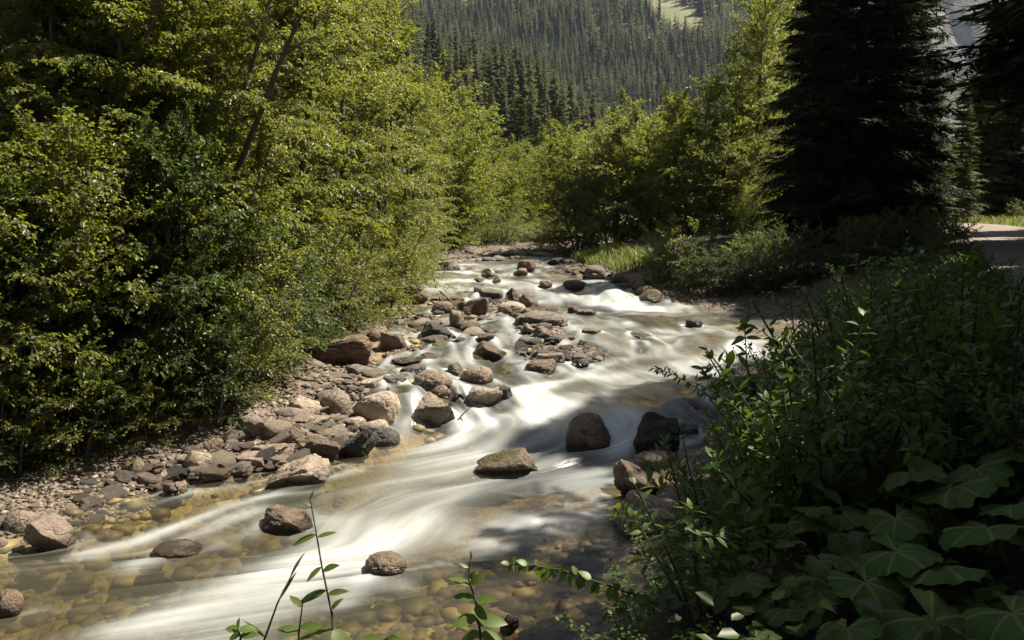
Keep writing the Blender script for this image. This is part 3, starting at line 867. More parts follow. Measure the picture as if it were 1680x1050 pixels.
c = m.mix(m.math('MULTIPLY', nn, .6), c, (.12, .09, .04))
p = m.n("BsdfPrincipled"); p.inputs["Roughness"].default_value = .6; m.l(c, p.inputs["Base Color"])
tag(link("riverbed_pebbles", make_mesh("riverbed_pebbles", np.concatenate(VV), [np.concatenate(FF)], m.surf(p.outputs[0]), True)), kind="stuff")
# ------------------------------------------------------------------ the river
wy = axis([(2.2, 5, .12, .05), (5, 14, .04, .045), (14, 22, .05, .08), (22, 34, .09, .15), (34, 47, .2, .3)])
wt = np.linspace(-.14, 1.14, 230)
WY = np.broadcast_to(wy[:, None], (len(wy), len(wt)))
WL, WR = edgeL(wy), edgeR(wy)
kk = np.hanning(15); kk /= kk.sum()
WL = np.convolve(np.pad(WL, 7, mode='edge'), kk, 'valid'); WR = np.convolve(np.pad(WR, 7, mode='edge'), kk, 'valid')
WX = WL[:, None] + (WR - WL)[:, None] * wt[None]
mid = np.stack([(WL * .4 + WR * .6), wy], -1)
s_ = np.concatenate([[0], np.cumsum(np.linalg.norm(np.diff(mid, axis=0), axis=1))])
U = wt[None] * np.ones_like(WY); S = np.broadcast_to(s_[:, None], WY.shape)
_ST = [  # photo polyline, half width (m), strength
    ([(930, 692), (850, 697), (770, 705), (715, 745), (650, 800), (590, 850)], .42, .75),
    ([(830, 760), (740, 800), (690, 850), (600, 900), (500, 945), (400, 990), (280, 1040)], .48, .95),
    ([(700, 850), (650, 880), (560, 930), (470, 990), (380, 1040)], .3, .65),
    ([(560, 860), (530, 900), (450, 945), (350, 985), (200, 1040)], .26, .85),
    ([(1015, 700), (1005, 760), (955, 800), (915, 835), (870, 860), (800, 880)], .42, 1.15),
    ([(1000, 830), (960, 850), (880, 862)], .14, .9),
    ([(1018, 690), (1018, 720), (1010, 750)], .16, .8),
    ([(905, 690), (830, 692), (760, 706)], .15, 1.1),
    ([(900, 720), (800, 735), (720, 775)], .35, .5),
    ([(1240, 560), (1160, 595), (1080, 612), (1000, 622)], .34, 1.0),
    ([(1230, 590), (1130, 640), (1050, 650), (960, 665), (900, 690)], .36, .55),
    ([(1180, 610), (1120, 620), (1040, 640)], .4, .8),
    ([(960, 620), (890, 632), (850, 650), (870, 690)], .22, .75),
    ([(1060, 590), (1000, 600), (940, 625), (870, 640)], .2, .6),
    ([(1150, 680), (1080, 690), (1010, 700)], .3, .7),
    ([(930, 478), (985, 490), (1030, 503), (1110, 513)], .62, 1.1),
    ([(985, 500), (1060, 510), (1110, 508)], .5, .9),
    ([(1000, 490), (930, 488), (880, 492), (860, 500)], .4, .5),
    ([(760, 436), (830, 438), (900, 438)], .45, .8),
    ([(740, 447), (800, 452), (870, 452)], .4, .5),
    ([(715, 466), (780, 462), (860, 468), (930, 480)], .6, .95),
    ([(700, 478), (770, 474), (830, 474)], .5, .8),
    ([(880, 462), (960, 476), (1010, 484)], .45, .7),
    ([(1230, 548), (1160, 545), (1090, 540)], .3, .7),
    ([(1130, 545), (1060, 560), (990, 548), (970, 530)], .3, .55),
    ([(1000, 570), (1050, 585), (1150, 590)], .3, .5),
    ([(1200, 535), (1150, 540), (1120, 528)], .2, .6),
    ([(450, 808), (380, 826), (300, 860), (220, 892), (140, 910)], .14, .95),
    ([(430, 838), (370, 855), (300, 890), (220, 930)], .15, .75),
    ([(520, 808), (470, 812), (420, 815)], .08, .6),
    ([(760, 600), (820, 590), (850, 600)], .2, .55),
    ([(830, 560), (860, 548), (850, 532)], .25, .55),
    ([(760, 530), (830, 528), (860, 520)], .2, .6),
    ([(700, 595), (760, 594), (800, 592)], .16, .5),
    ([(660, 640), (690, 640), (700, 650)], .1, .9),
    ([(745, 660), (765, 655), (770, 640)], .1, .6),
    ([(720, 690), (760, 690), (790, 680)], .14, .55),
    ([(605, 935), (590, 960), (560, 990)], .14, .9),
    ([(600, 960), (640, 960), (668, 960)], .10, .6),
    ([(680, 700), (650, 712), (640, 735)], .1, .4),
    ([(870, 640), (900, 660), (940, 672)], .22, .7),
    ([(700, 540), (690, 560), (640, 590)], .15, .25),
]
pts = np.stack([WX.ravel(), WY.ravel()], -1)
foam = np.zeros(len(pts))
for pl, w, a in _ST:
    Q = np.array([on_level(*q)[:2] for q in pl])
    best = np.full(len(pts), 1e9)
    lo = Q.min(0) - 3 * w; hi = Q.max(0) + 3 * w
    sel = np.all((pts > lo) & (pts < hi), axis=1)
    p = pts[sel]; bd = np.full(len(p), 1e9)
    for A, B in zip(Q[:-1], Q[1:]):
        ab = B - A; t = np.clip(((p - A) @ ab) / (ab @ ab), 0, 1)
        bd = np.minimum(bd, np.linalg.norm(p - (A + t[:, None] * ab), axis=1))
    foam[sel] = foam[sel] + a * np.exp(-(bd / w) ** 2 * 1.2)
Wf = (WR - WL)[:, None]
ac = (U * Wf).ravel(); al = S.ravel()
# stones part the current: find each one in stream coordinates
ac_d = ac.copy(); wake = np.zeros(len(ac)); calmw = np.ones(len(ac)); pile = np.zeros(len(ac))
for hx, hy, hr in HEROPOS:
    if not (edgeL(hy) - .1 < hx < edgeR(hy) + .1) or hy > 34: continue
    i_ = np.argmin((pts[:, 0] - hx) ** 2 + (pts[:, 1] - hy) ** 2)
    sel = (np.abs(al - al[i_]) < 4) & (np.abs(ac - ac[i_]) < 2.5)
    da = ac[sel] - ac[i_]; ds = al[i_] - al[sel]        # ds > 0 downstream
    w = hr * 1.05
    ac_d[sel] -= np.sign(da) * w * .9 * np.exp(-(da / (1.3 * w)) ** 2) * np.exp(-((ds - .2 * w) / (2.2 * w)) ** 2)
    dn = np.clip(ds, 0, None); k_ = np.exp(-dn / (3.2 * w)) * (ds > -.8 * w)
    arm = np.exp(-((np.abs(da) - w * (1.0 + .18 * dn / w)) / (.28 * w + .03)) ** 2)
    wake[sel] += .75 * arm * k_
    col_ = np.exp(-((np.hypot(da, ds) - w) / (.14 * w + .02)) ** 2)
    wake[sel] += .45 * col_
    calmw[sel] *= 1 - .85 * np.exp(-(da / (.75 * w)) ** 2) * np.exp(-((ds - 1.2 * w) / (1.1 * w)) ** 2)
    pile[sel] += .22 * w * np.exp(-(da / (1.2 * w)) ** 2) * np.exp(-((ds + .9 * w) / (.8 * w)) ** 2) - .12 * w * np.exp(-(da / w) ** 2) * np.exp(-((ds - 1.3 * w) / (.9 * w)) ** 2)
pile = np.clip(pile, -.08, .10)
ac = ac_d
ac2 = ac + .5 * vnoise(ac * .8, al * .5, 120)
st1 = vnoise(ac2 * 3.0, al * .9, 101); st2 = vnoise(ac2 * 7, al * 1.3, 102); st3 = vnoise(ac2 * 1.4, al * 1.0, 103)
streak = .45 * st1 + .25 * st2 + .4 * st3
rough_zone = np.interp(pts[:, 1], [4, 8, 11, 12, 13.3, 15, 17, 22, 24, 28, 36, 47], [.25, .3, .4, .9, .6, .6, .9, .5, .9, .6, .4, .3])
patch = smooth(.25, .75, vnoise(ac2 * .8, al * .45, 140))
fast = np.clip(rough_zone, .3, 1)
# a staircase of small drops above the lower pool
ph_ = al / 1.5 + 1.6 * vnoise(ac2 * .7, al * .15, 150) + .5 * vnoise(ac2 * 2.2, al * .3, 151)
p_ = ph_ - np.floor(ph_)
dropm = smooth(11.6, 12.6, pts[:, 1]) * smooth(.35, .65, vnoise(ac2 * 1.1, al * .35, 152))
stair = .085 * (smooth(0, .22, p_) - p_) * dropm
foam = foam + dropm * (.55 * np.exp(-((p_ - .10) / .10) ** 2) + .35 * np.exp(-((p_ - 1.0) / .14) ** 2)) * (.4 + streak)
foam = (foam * .60 * (.1 + 1.3 * streak) * (.45 + .75 * patch) + wake * fast * (.2 + .8 * streak)) * calmw + rough_zone * .13 * np.clip(streak * 2.2 - .95, 0, 1)
foam = foam * (.66 + .34 * smooth(10.2, 11.6, pts[:, 1]))
foam = 1 - np.exp(-1.5 * np.clip(foam, 0, None))
lipw = smooth(10.5, 11.8, pts[:, 1]) * (1 - smooth(26, 30, pts[:, 1]))
zs = zwat(pts[:, 1] + lipw * (1.5 * (vnoise(pts[:, 0] * .9, pts[:, 1] * .25, 131) - .5) + .6 * (vnoise(pts[:, 0] * 2.4, pts[:, 1] * .4, 132) - .5)))
bedz = ground_z(pts[:, 0], pts[:, 1])
bump = (vnoise(ac * 1.5, al * .9, 111) - .5) * .17 * rough_zone + (vnoise(ac * 3.5, al * 1.6, 112) - .5) * .07 * rough_zone + (st1 - .5) * .018 + foam * .035
# the lip of the cascade dips and humps across the stream
bump += (vnoise(ac * 1.1, al * .12, 115) - .5) * .16 * np.exp(-((pts[:, 1] - 12.9) / .9) ** 2)
bump += pile + stair
zs2 = zs + bump
depth = np.clip(zs2 - bedz, 0, 2)
shore = np.clip(depth / .10, 0, 1)
zs2 = zs + bump * shore
foam *= .25 + .75 * shore
I = np.arange(WX.size).reshape(WX.shape)
q = np.stack([I[:-1, :-1], I[:-1, 1:], I[1:, 1:], I[1:, :-1]], -1).reshape(-1, 4)
m = NT("river_water")
uvn = m.n("UVMap"); uvn.uv_map = "flow"
mp = m.n("Mapping"); mp.inputs["Scale"].default_value = (3.0, .8, 1); m.l(uvn.outputs[0], mp.inputs[0])
mp2 = m.n("Mapping"); mp2.inputs["Scale"].default_value = (11, 1.1, 1); m.l(uvn.outputs[0], mp2.inputs[0])
n1 = m.noise(mp.outputs[0], 1.0, 4, .55); n2 = m.noise(mp2.outputs[0], 1.0, 3, .5)
fo = m.attr("foam")
sk = m.math('ADD', m.math('MULTIPLY', n1, 1.05), m.math('MULTIPLY', n2, .45))          # about .75 mean
fo2 = m.math('MULTIPLY', fo, m.math('ADD', .30, m.math('MULTIPLY', sk, .95)), True)
thin = m.math('MULTIPLY', m.math('SUBTRACT', sk, .80), .55, True)
fo2 = m.math('MAXIMUM', fo2, m.math('MULTIPLY', thin, m.attr("calm")))
dp = m.attr("depth")
clear = m.n("BsdfTransparent"); m.l(m.mix(m.math('MULTIPLY', dp, 2.2, True), (.98, .97, .93), (.58, .54, .34)), clear.inputs[0])
murk = m.n("BsdfDiffuse"); m.l(m.mix(m.math('MULTIPLY', dp, 1.6, True), (.17, .135, .075), (.15, .155, .115)), murk.inputs[0])
mm = m.n("MixShader"); m.l(m.math('MULTIPLY', dp, .5, True), mm.inputs[0]); m.l(clear.outputs[0], mm.inputs[1]); m.l(murk.outputs[0], mm.inputs[2])
gl = m.n("BsdfGlossy"); gl.inputs["Roughness"].default_value = .22; gl.inputs["Color"].default_value = (.9, .9, .9, 1)
bp = m.bump(sk, .35, .05)
m.l(bp, gl.inputs["Normal"])
fr = m.n("Fresnel"); fr.inputs["IOR"].default_value = 1.33; m.l(bp, fr.inputs["Normal"])
mg = m.n("MixShader"); m.l(fr.outputs[0], mg.inputs[0]); m.l(mm.outputs[0], mg.inputs[1]); m.l(gl.outputs[0], mg.inputs[2])
wh = m.n("BsdfDiffuse"); m.l(m.mix(fo2, (.42, .46, .47), (.66, .685, .69)), wh.inputs[0])
mf = m.n("MixShader"); m.l(fo2, mf.inputs[0]); m.l(mg.outputs[0], mf.inputs[1]); m.l(wh.outputs[0], mf.inputs[2])
M_WATER = m.surf(mf.outputs[0])
calm = np.clip(rough_zone * .9, .3, .9) * shore
river = link("river", make_mesh("river", np.column_stack([pts, zs2]), [q], M_WATER, True, {"foam": foam, "depth": depth, "calm": calm}, np.column_stack([ac, al])))
tag(river, kind="structure")
# ------------------------------------------------------------------ plant builders
def rot_about(v, axis, ang):
    axis = axis / (np.linalg.norm(axis) + 1e-12)
    return v * math.cos(ang) + np.cross(axis, v) * math.sin(ang) + axis * (axis @ v) * (1 - math.cos(ang))

def broadleaf(seed, H, R, clear=.15, nprim=70, nsec=14, gap=.035, L=.065, stems=1, lean=.06, twigs=True, top=.62, wild=.42):
    """a leafy tree: (trunk mesh parts, crown leaf arrays) in tree space"""
    r = np.random.default_rng(seed)
    wood = Acc(); P_, D_, N_, Z_ = [], [], [], []
    for st in range(stems):
        a0 = st * 2.4 + r.uniform(0, 1); hs = H * (1 if st == 0 else r.uniform(.72, .95))
        off = np.array([math.cos(a0), math.sin(a0), 0]) * (0 if st == 0 else r.uniform(.15, .4))
        ln = np.array([math.cos(a0), math.sin(a0), 0]) * (lean * (1 if st == 0 else 2.4)) * hs
        n = 12; t = np.linspace(0, 1, n)
        T = off + t[:, None] * np.array([0, 0, hs]) + (t ** 1.3)[:, None] * ln
        T[:, :2] += np.cumsum(r.normal(size=(n, 2)) * .012 * H / 10, axis=0) * 1.5
        r0 = (.0105 * H + .015) / (1 if stems == 1 else 1.25)
        tube(wood, T, r0 * (1 - t) ** .8 + .008, 7)
        npr = nprim // stems
        for i in range(npr):
            f = clear + (.985 - clear) * ((i + r.uniform(0, 1)) / npr) ** .92
            b, tg = lerp_poly(T, f)
            g = (f - clear) / (1 - clear)
            env = R * (1 - g ** 2.1) ** top * (.82 + .45 * min(1, g * 3.0)) * r.uniform(.65, 1.12) * (1 if stems == 1 else .8)
            ln_ = max(env, .3)
            az = i * 2.39996 + r.normal() * .35 + st
            el = math.radians(18 + 50 * g + r.normal() * 9)
            d = np.array([math.cos(az) * math.cos(el), math.sin(az) * math.cos(el), math.sin(el)])
            m_ = 7; B = [b]
            for k in range(m_ - 1):
                d = unit(d + np.array([0, 0, -.075 - .05 * (1 - g)]) + r.normal(size=3) * .07)
                B.append(B[-1] + d * ln_ / (m_ - 1))
            B = np.array(B)
            tube(wood, B, np.linspace(.0045 * ln_ * 2 + .004, .003, m_), 4)
            for j in range(nsec):
                u = .18 + .82 * (j + r.uniform(0, 1)) / nsec
                sb, sd = lerp_poly(B, u)
                side = 1 if j % 2 else -1
                q = rot_about(sd, np.array([0, 0, 1.0]), side * math.radians(r.uniform(30, 75)))
                q[2] += r.uniform(-.25, .35) * (wild / .42) ** 1.5
                q = unit(q)
                sl = ln_ * r.uniform(.22, .42) * (1.15 - .55 * u)
                mm = 5; C = [sb]
                for k in range(mm - 1):
                    q = unit(q + np.array([0, 0, -.11]) + r.normal(size=3) * .10)
                    C.append(C[-1] + q * sl / (mm - 1))
                C = np.array(C)
                if twigs: tube(wood, C[::2], np.linspace(.005, .002, len(C[::2])), 3)
                nl = max(2, int(sl / gap))
                tt = (np.arange(nl) + r.uniform(0, 1, nl)) / nl
                lp, ld = lerp_poly(C, tt)
                up = np.array([0, 0, 1.0]) + r.normal(size=(nl, 3)) * wild
                sid = unit(np.cross(ld, up)) * np.where(np.arange(nl) % 2, 1, -1)[:, None]
                dd = ld * r.uniform(.2, .8, (nl, 1)) + sid * r.uniform(.5, 1.0, (nl, 1)) + np.array([0, 0, -1]) * r.uniform(0, .7, (nl, 1))
                P_.append(lp + r.normal(size=(nl, 3)) * .02); D_.append(dd); N_.append(up)
                Z_.append(L * r.uniform(.6, 1.25, nl))
    P = np.concatenate(P_); Z = np.concatenate(Z_)
    fol = Acc()
    leaves(fol, P, np.concatenate(D_), np.concatenate(N_), Z, Z * .74)
    return wood, fol

def spruce(seed, H, R, whorls=34, arms=7, twigs=12, tri=7, clear=.06, needle=.11):
    """a spruce with drooping arms hung with needle sprays"""
    r = np.random.default_rng(seed)
    wood = Acc(); V = []
    t = np.linspace(0, 1, 9)
    tube(wood, np.stack([0 * t, 0 * t, t * H], -1), .012 * H * (1 - t) + .01, 8)
    Pn, Dn, Nn, Ln, Wn = [], [], [], [], []
    for w in range(whorls):
        f = clear + (1 - clear) * (w / whorls) ** .95
        ln0 = R * (1 - f) ** .82 + .12
        for a in range(arms):
            az = a * 6.283 / arms + w * 1.7 + r.normal() * .22
            ln = ln0 * r.uniform(.62, 1.1)
            el = math.radians(-16 + 44 * f + r.normal() * 7)
            d = np.array([math.cos(az) * math.cos(el), math.sin(az) * math.cos(el), math.sin(el)])
            B = [np.array([0, 0, f * H + r.normal() * .06 * H / whorls])]
            m_ = 6
            for k in range(m_ - 1):
                d = unit(d + np.array([0, 0, -.07 + .06 * k * .5]) + r.normal(size=3) * .04)
                B.append(B[-1] + d * ln / (m_ - 1))
            B = np.array(B)
            tube(wood, B[::2] if m_ % 2 else B[[0, 2, 5]], np.array([.012, .008, .003]) * (H / 10), 3)
            n = max(4, int(twigs * ln / R + 3))
            u = np.linspace(.12, 1, n)
            sb, sd = lerp_poly(B, u)
            for k in range(n):
                for s in ((-1, 1) if k < n - 1 else (0,)):
                    q = rot_about(sd[k], np.array([0, 0, 1.0]), s * math.radians(r.uniform(38, 62)))
                    q = unit(q + np.array([0, 0, -r.uniform(.15, .6)]))
                    sl = ln * r.uniform(.16, .30) * (1.25 - .7 * u[k]) + .10
                    c = (np.arange(tri) + .5) / tri
                    pp = sb[k] + q * sl * c[:, None] + np.array([0, 0, -.12]) * (c ** 2)[:, None] * sl
                    sg = np.where(np.arange(tri) % 2, 1, -1)[:, None]
                    side = unit(np.cross(q, [0, 0, 1.0]))
                    Pn.append(pp); Dn.append(q * .8 + side * sg * r.uniform(.4, .9, (tri, 1)) + r.normal(size=(tri, 3)) * .15)
                    Nn.append(np.tile([0, 0, 1.0], (tri, 1)) + r.normal(size=(tri, 3)) * .35)
                    Ln.append(needle * (H / 10) ** .5 * r.uniform(.8, 1.4, tri)); Wn.append(np.full(tri, needle * .34))
    fol = Acc()
    Pn, Dn, Nn, Ln, Wn = map(np.concatenate, (Pn, Dn, Nn, Ln, Wn))
    Dn = unit(Dn); S = unit(np.cross(Dn, Nn))
    Vt = np.stack([Pn - S * Wn[:, None] * .5, Pn + S * Wn[:, None] * .5, Pn + Dn * Ln[:, None]], 1)
    i = np.arange(len(Pn))[:, None] * 3
    fol.add(Vt, i + np.array([0, 1, 2]))
    return wood, fol

def far_spruce(seed, H, R, whorls, arms, lobes):
    """a spruce as it shows from some hundred metres"""
    r = np.random.default_rng(seed)
    acc = Acc()
    tube(acc, [[0, 0, 0], [0, 0, H * .96]], [.010 * H, .001 * H], 4)
    for w in range(whorls):
        f = .06 + .93 * (w / whorls)
        ln0 = R * ((1 - f) ** .72) + .010
        for a in range(arms):
            az = a * 6.283 / arms + w * 2.1 + r.normal() * .2
            ln = ln0 * r.uniform(.6, 1.15)
            drop = -.42 + .55 * f + r.normal() * .1
            z = f * H + r.normal() * .25 * H / whorls
            c, s = math.cos(az), math.sin(az); d = np.array([c, s, drop]); sd = np.array([-s, c, 0])
            b = np.array([0, 0, z])
            V = [b, b + d * ln * .45 + sd * ln * .34 + [0, 0, -.36 * ln], b + d * ln, b + d * ln * .45 - sd * ln * .34 + [0, 0, -.36 * ln]]
            acc.add(V, [[0, 1, 2], [0, 2, 3]])
            for k in range(lobes):
                u = r.uniform(.3, .95); sgn = r.choice([-1, 1])
                p0 = b + d * ln * u; e = unit(d * .7 + sd * sgn * r.uniform(.4, .9) + [0, 0, -r.uniform(.3, 1.3)]) * ln * r.uniform(.22, .42)
                wv = np.cross(unit(e), [0, 0, 1.0]) * ln * .07
                acc.add([p0 - wv, p0 + wv, p0 + e], [[0, 1, 2]])
    return acc

def shrub(seed, stems, h, L, ratio=.46, spread=.5, pairs=11, k=4, side=3):
    """many leafy shoots rising from one foot"""
    r = np.random.default_rng(seed)
    wood = Acc(); P_, D_, N_, Z_ = [], [], [], []
    def shoot(b, d, ln, n_pairs, rad, start=.15, lf=1.0):
        m_ = 7; B = [b]
        for q in range(m_ - 1):
            d = unit(d + r.normal(size=3) * .07 + np.array([d[0], d[1], 0]) * .05)
            B.append(B[-1] + d * ln / (m_ - 1))
        B = np.array(B)
        tube(wood, B, np.linspace(rad, rad * .35, m_), 4)
        ph = r.uniform(0, 3.14)
        for j in range(n_pairs):
            u = start + (1 - start) * (j + r.uniform(.2, .8)) / n_pairs
            p, tg = lerp_poly(B, u)
            a = ph + j * 1.57 + r.normal() * .3
            o = unit(np.cross(tg, [math.cos(a), math.sin(a), .01]))
            for s in (1, -1):
                dd = unit(o * s + tg * r.uniform(.1, .7) + np.array([0, 0, -r.uniform(-.1, .35)]))
                P_.append(p + dd * .008); D_.append(dd); N_.append(unit(np.array([0, 0, 1.0]) + tg * .3 + r.normal(size=3) * .25))
                Z_.append(L * lf * r.uniform(.65, 1.2) * (1.1 - .45 * u))
        # leaf rosette at the tip
        for j in range(3):
            a = r.uniform(0, 6.28); P_.append(B[-1]); D_.append(unit(d + .7 * np.array([math.cos(a), math.sin(a), 0]))); N_.append(unit(np.array([0, 0, 1.0]) - .6 * D_[-1] + r.normal(size=3) * .2)); Z_.append(L * lf * r.uniform(.4, .7))
        return B
    for s in range(stems):
        a = s * 2.4 + r.normal() * .4
        inc = spread * math.sqrt((s + .3) / stems)
        d = unit(np.array([math.cos(a) * inc, math.sin(a) * inc, 1.0]))
        hh = h * r.uniform(.6, 1.08)
        B = shoot(np.array([math.cos(a), math.sin(a), 0]) * .05 * (1 + s * .1), d, hh, pairs, .006 + .004 * h)
        for q in range(side):
            p, tg = lerp_poly(B, r.uniform(.3, .85))
            az = r.uniform(0, 6.28)
            shoot(p, unit(tg * .6 + np.array([math.cos(az), math.sin(az), .1]) * .8), hh * r.uniform(.18, .36), max(3, pairs // 3), .004, .2, .85)
    fol = Acc(); Z = np.array(Z_)
    if k:
        big_leaves(fol, np.array(P_), np.array(D_), np.array(N_), Z, Z * ratio, .22, .09, k)
    else:
        leaves(fol, np.array(P_), np.array(D_), np.array(N_), Z, Z * ratio)
    return wood, fol

class Kind:
    """a plant kind with shared wood and foliage meshes"""
    def __init__(s, wood, fol, wname, fname, wmat, fmat, smooth_=True):
        s.wn, s.fn = wname, fname
        s.w = wood.mesh(wname, wmat, True); s.f = fol.mesh(fname, fmat, False)
def plant(name, kind, loc, rz, sc, label, cat, group=None, tilt=(0, 0)):
    o = bpy.data.objects.new(name, None); COL.objects.link(o)
    o.empty_display_size = .2
    o.location = loc; o.rotation_euler = (tilt[0], tilt[1], rz)
    o.scale = sc if hasattr(sc, '__len__') else (sc, sc, sc)
    tag(o, label, cat, group)
    link(kind.wn, kind.w, o); link(kind.fn, kind.f, o)
    return o
def gz1(x, y): return float(ground_z(np.array([x]), np.array([y]))[0])

# ------------------------------------------------------------------ trees: kinds
A_NEAR = [Kind(*broadleaf(11 + k, 12, 3.0, cl, 105, 18, .026, .086, st, .05), "trunk", "crown", M_BARK, mt)
          for k, (cl, st, mt) in enumerate([(.07, 2, M_ALDER_PALE), (.03, 3, M_ALDER), (.08, 2, M_ALDER)])]
A_MID = [Kind(*broadleaf(31 + k, 10, 3.6, .01, 120, 16, .038, .135, st + 2, .12, False, .33, .85), "trunk", "crown", M_BARK, mt)
         for k, (st, mt) in enumerate([(2, M_ALDER), (3, M_ALDER_PALE), (3, M_ALDER)])]
A_HIGH = [Kind(*broadleaf(25 + k, 13, 3.2, .26, 90, 18, .027, .10, st, .12), "trunk", "crown", M_BARK, mt) for k, (st, mt) in enumerate([(2, M_ALDER), (3, M_ALDER_PALE)])]
SPR = [Kind(*spruce(51 + k, 20, 4.0, 46, 7, 17, 9, cl, .27), "trunk", "crown", M_SBARK, M_SPRUCE) for k, cl in enumerate((.03, .10, .30))]
YSPR = [Kind(*spruce(61, 7, 1.7, 26, 7, 12, 8, .02, .10), "trunk", "crown", M_SBARK, M_YSPRUCE)]
MSPR = [Kind(*spruce(71 + k, 16, 3.0, 30, 6, 8, 5, .05, .38), "trunk", "crown", M_SBARK, M_YSPRUCE) for k in range(2)]

HAZEL = [Kind(*broadleaf(41 + k, 3.2, 1.7, .02, 64, 11, .035, .075, 5, .10, True, .5, .7), "stem", "foliage", M_BARK, mt) for k, mt in enumerate((M_UNDER, M_ALDER, M_ALDER_PALE))]
TALLB = [Kind(*broadleaf(45 + k, 5.0, 2.2, .02, 105, 15, .030, .082, 5, .10, True, .45, .7), "stem", "foliage", M_BARK, mt) for k, mt in enumerate((M_UNDER, M_ALDER))]
def tree_at(name, kind, px, Y, top_py, label, cat="tree", group=None, rz=0, wide=1.0, H0=12.0, tilt=(0, 0)):
    p = at_depth(px, 400, Y); z = gz1(p[0], Y) - .08
    zt = at_depth(px, top_py, Y)[2]
    sc = (zt - z) / H0
    return plant(name, kind, (p[0], Y, z), rz, (sc * wide, sc * wide, sc), label, cat, group, tilt)

# left bank wall of alders, from the foreground to the bend
LT = [
 (225, 12.4, -330, 1, .95, "leafy alder closest to the dappled shingle, its stems in shade"),
 (90, 12.0, -350, 0, .9, "leafy alder left of the one closest to the shingle"),
 (345, 14.8, -280, 1, .9, "leafy alder hanging over the head of the shingle"),  # photo x of the stem, distance, photo y of the top, kind, width factor, label
 (205, 13.2, -330, 0, 1.0, "tall alder with two dark upright stems nearest on the left bank"),
 (255, 14.6, -300, 1, .95, "alder with leaning pale stems behind the two dark upright ones"),
 (60, 15.5, -420, 2, 1.0, "tall alder at the far left edge behind the young spruce"),
 (120, 13.0, -300, 1, .95, "bushy alder at the left with leaves down to the shingle"),
 (300, 14.2, -250, 2, .95, "leafy alder filling the wall right of the two dark upright stems"),
 (185, 16.5, -280, 1, 1.0, "dense alder close behind the nearest left stems"),
 (0, 13.6, -300, 2, .95, "dense alder at the left edge of the photo"),
 (420, 18.5, -240, 1, .95, "dense alder right behind the low hanging boughs"),
 (-120, 14.5, -400, 0, 1.0, "alder mostly outside the left edge of the photo"),
 (365, 16.0, -330, 1, 1.0, "broad alder whose low boughs hang over the dappled left shingle"),
 (470, 17.5, -290, 2, .9, "sunlit alder with a slim pale trunk showing high in its crown"),
 (130, 20, -330, 2, 1.1, "alder standing in the second row behind the near left stems"),
 (330, 21, -300, 0, 1.1, "alder in the second row behind the broad overhanging one"),
 (560, 20.5, -130, 0, .95, "bright green alder above the layered outcrop"),
 (620, 23.5, -75, 1, .9, "tall sunny alder that forms the corner of the left tree wall against the hill"),
 (500, 26, -160, 1, 1.1, "alder filling the wall behind the bright green one"),
 (655, 28, 15, 2, .85, "yellow-green alder next upstream of the wall's corner"),
 (683, 31, 105, 0, .85, "alder stepping down beside the upper shallows"),
 (705, 34.5, 165, 1, .85, "rounded alder whose branches touch the far left stones"),
 (590, 33, 0, 2, 1.2, "alder in the second row near the corner of the wall"),
 (400, 28, -200, 2, 1.2, "alder deep in the left wood behind the broad one"),
 (230, 28, -250, 1, 1.2, "alder deep in the left wood behind the twin stems"),
]
r = np.random.default_rng(91)
for px, Y, tp, k, wd, lab in LT:
    tree_at("alder_tree", A_NEAR[k], px, Y, tp, lab, rz=r.uniform(0, 6.28), wide=wd, group="alders of the left bank")
for px, Y, tp, k, lab in [(95, 11.6, -280, 0, "alder with two dark stems leaning out over the shingle at the left"), (285, 12.9, -260, 1, "alder with three slanting stems leaning over the head of the shingle")]:
    tree_at("alder_tree", A_HIGH[k], px, Y, tp, lab, rz=.3 * k, H0=13, group="alders of the left bank", tilt=(-.02, .19))
LT2 = [
 (745, 42, 205, 0, .9, "light green alder left of the river bend, lowest of the left row"),
 (775, 50, 240, 1, .9, "grey-green alder just left of the centre over the bend gravel"),
 (722, 44, 170, 2, 1.0, "alder behind the light green one at the bend"),
 (820, 56, 262, 2, .9, "small rounded alder directly above the bend gravel"),
 (862, 60, 245, 0, .9, "pale alder right of centre above the bend gravel"),
 (905, 64, 228, 1, .9, "alder meeting the right-hand group behind the bend"),
 (795, 66, 220, 1, 1.0, "alder under the sunlit dark spruce beyond the bend"),
 (940, 72, 215, 2, 1.0, "alder peeping out between the bend and the right-hand group"),
 (690, 52, 120, 1, 1.1, "taller alder rising behind the left row"),
]
for px, Y, tp, k, wd, lab in LT2:
    tree_at("alder_tree", A_MID[k], px, Y, tp, lab, rz=r.uniform(0, 6.28), wide=wd * 1.25, H0=10, group="alders around the river bend")
RT = [
 (950, 41, 232, 0, .85, "leftmost bushy alder of the right-hand group, dark on its river side"),
 (1008, 40, 182, 1, .9, "rounded alder second from left in the right-hand group"),
 (1068, 39, 205, 2, .9, "alder in the middle of the right-hand group with sunny leaves"),
 (1128, 37, 140, 0, .9, "tallest pointed alder of the right-hand group"),
 (1190, 35, 215, 1, .9, "alder at the right end of the group, thin dark stems below"),
 (1105, 44, 170, 1, 1.0, "alder behind the tallest pointed one"),
 (1235, 33, 300, 2, .8, "low alder filling the foot of the right-hand group"),
 (1170, 31, 372, 1, .9, "small alder bush with lit leaves at the foot of the right-hand group"),
]
for px, Y, tp, k, wd, lab in RT:
    tree_at("alder_tree", A_MID[k], px, Y, tp, lab, rz=r.uniform(0, 6.28), wide=wd * 1.3, H0=10, group="alders of the right-hand group")
tree_at("maple_tree", A_NEAR[1], 1248, 45, -90, "tall leafy tree with a sunny crown left of the black spruce", rz=1.0, wide=.92)
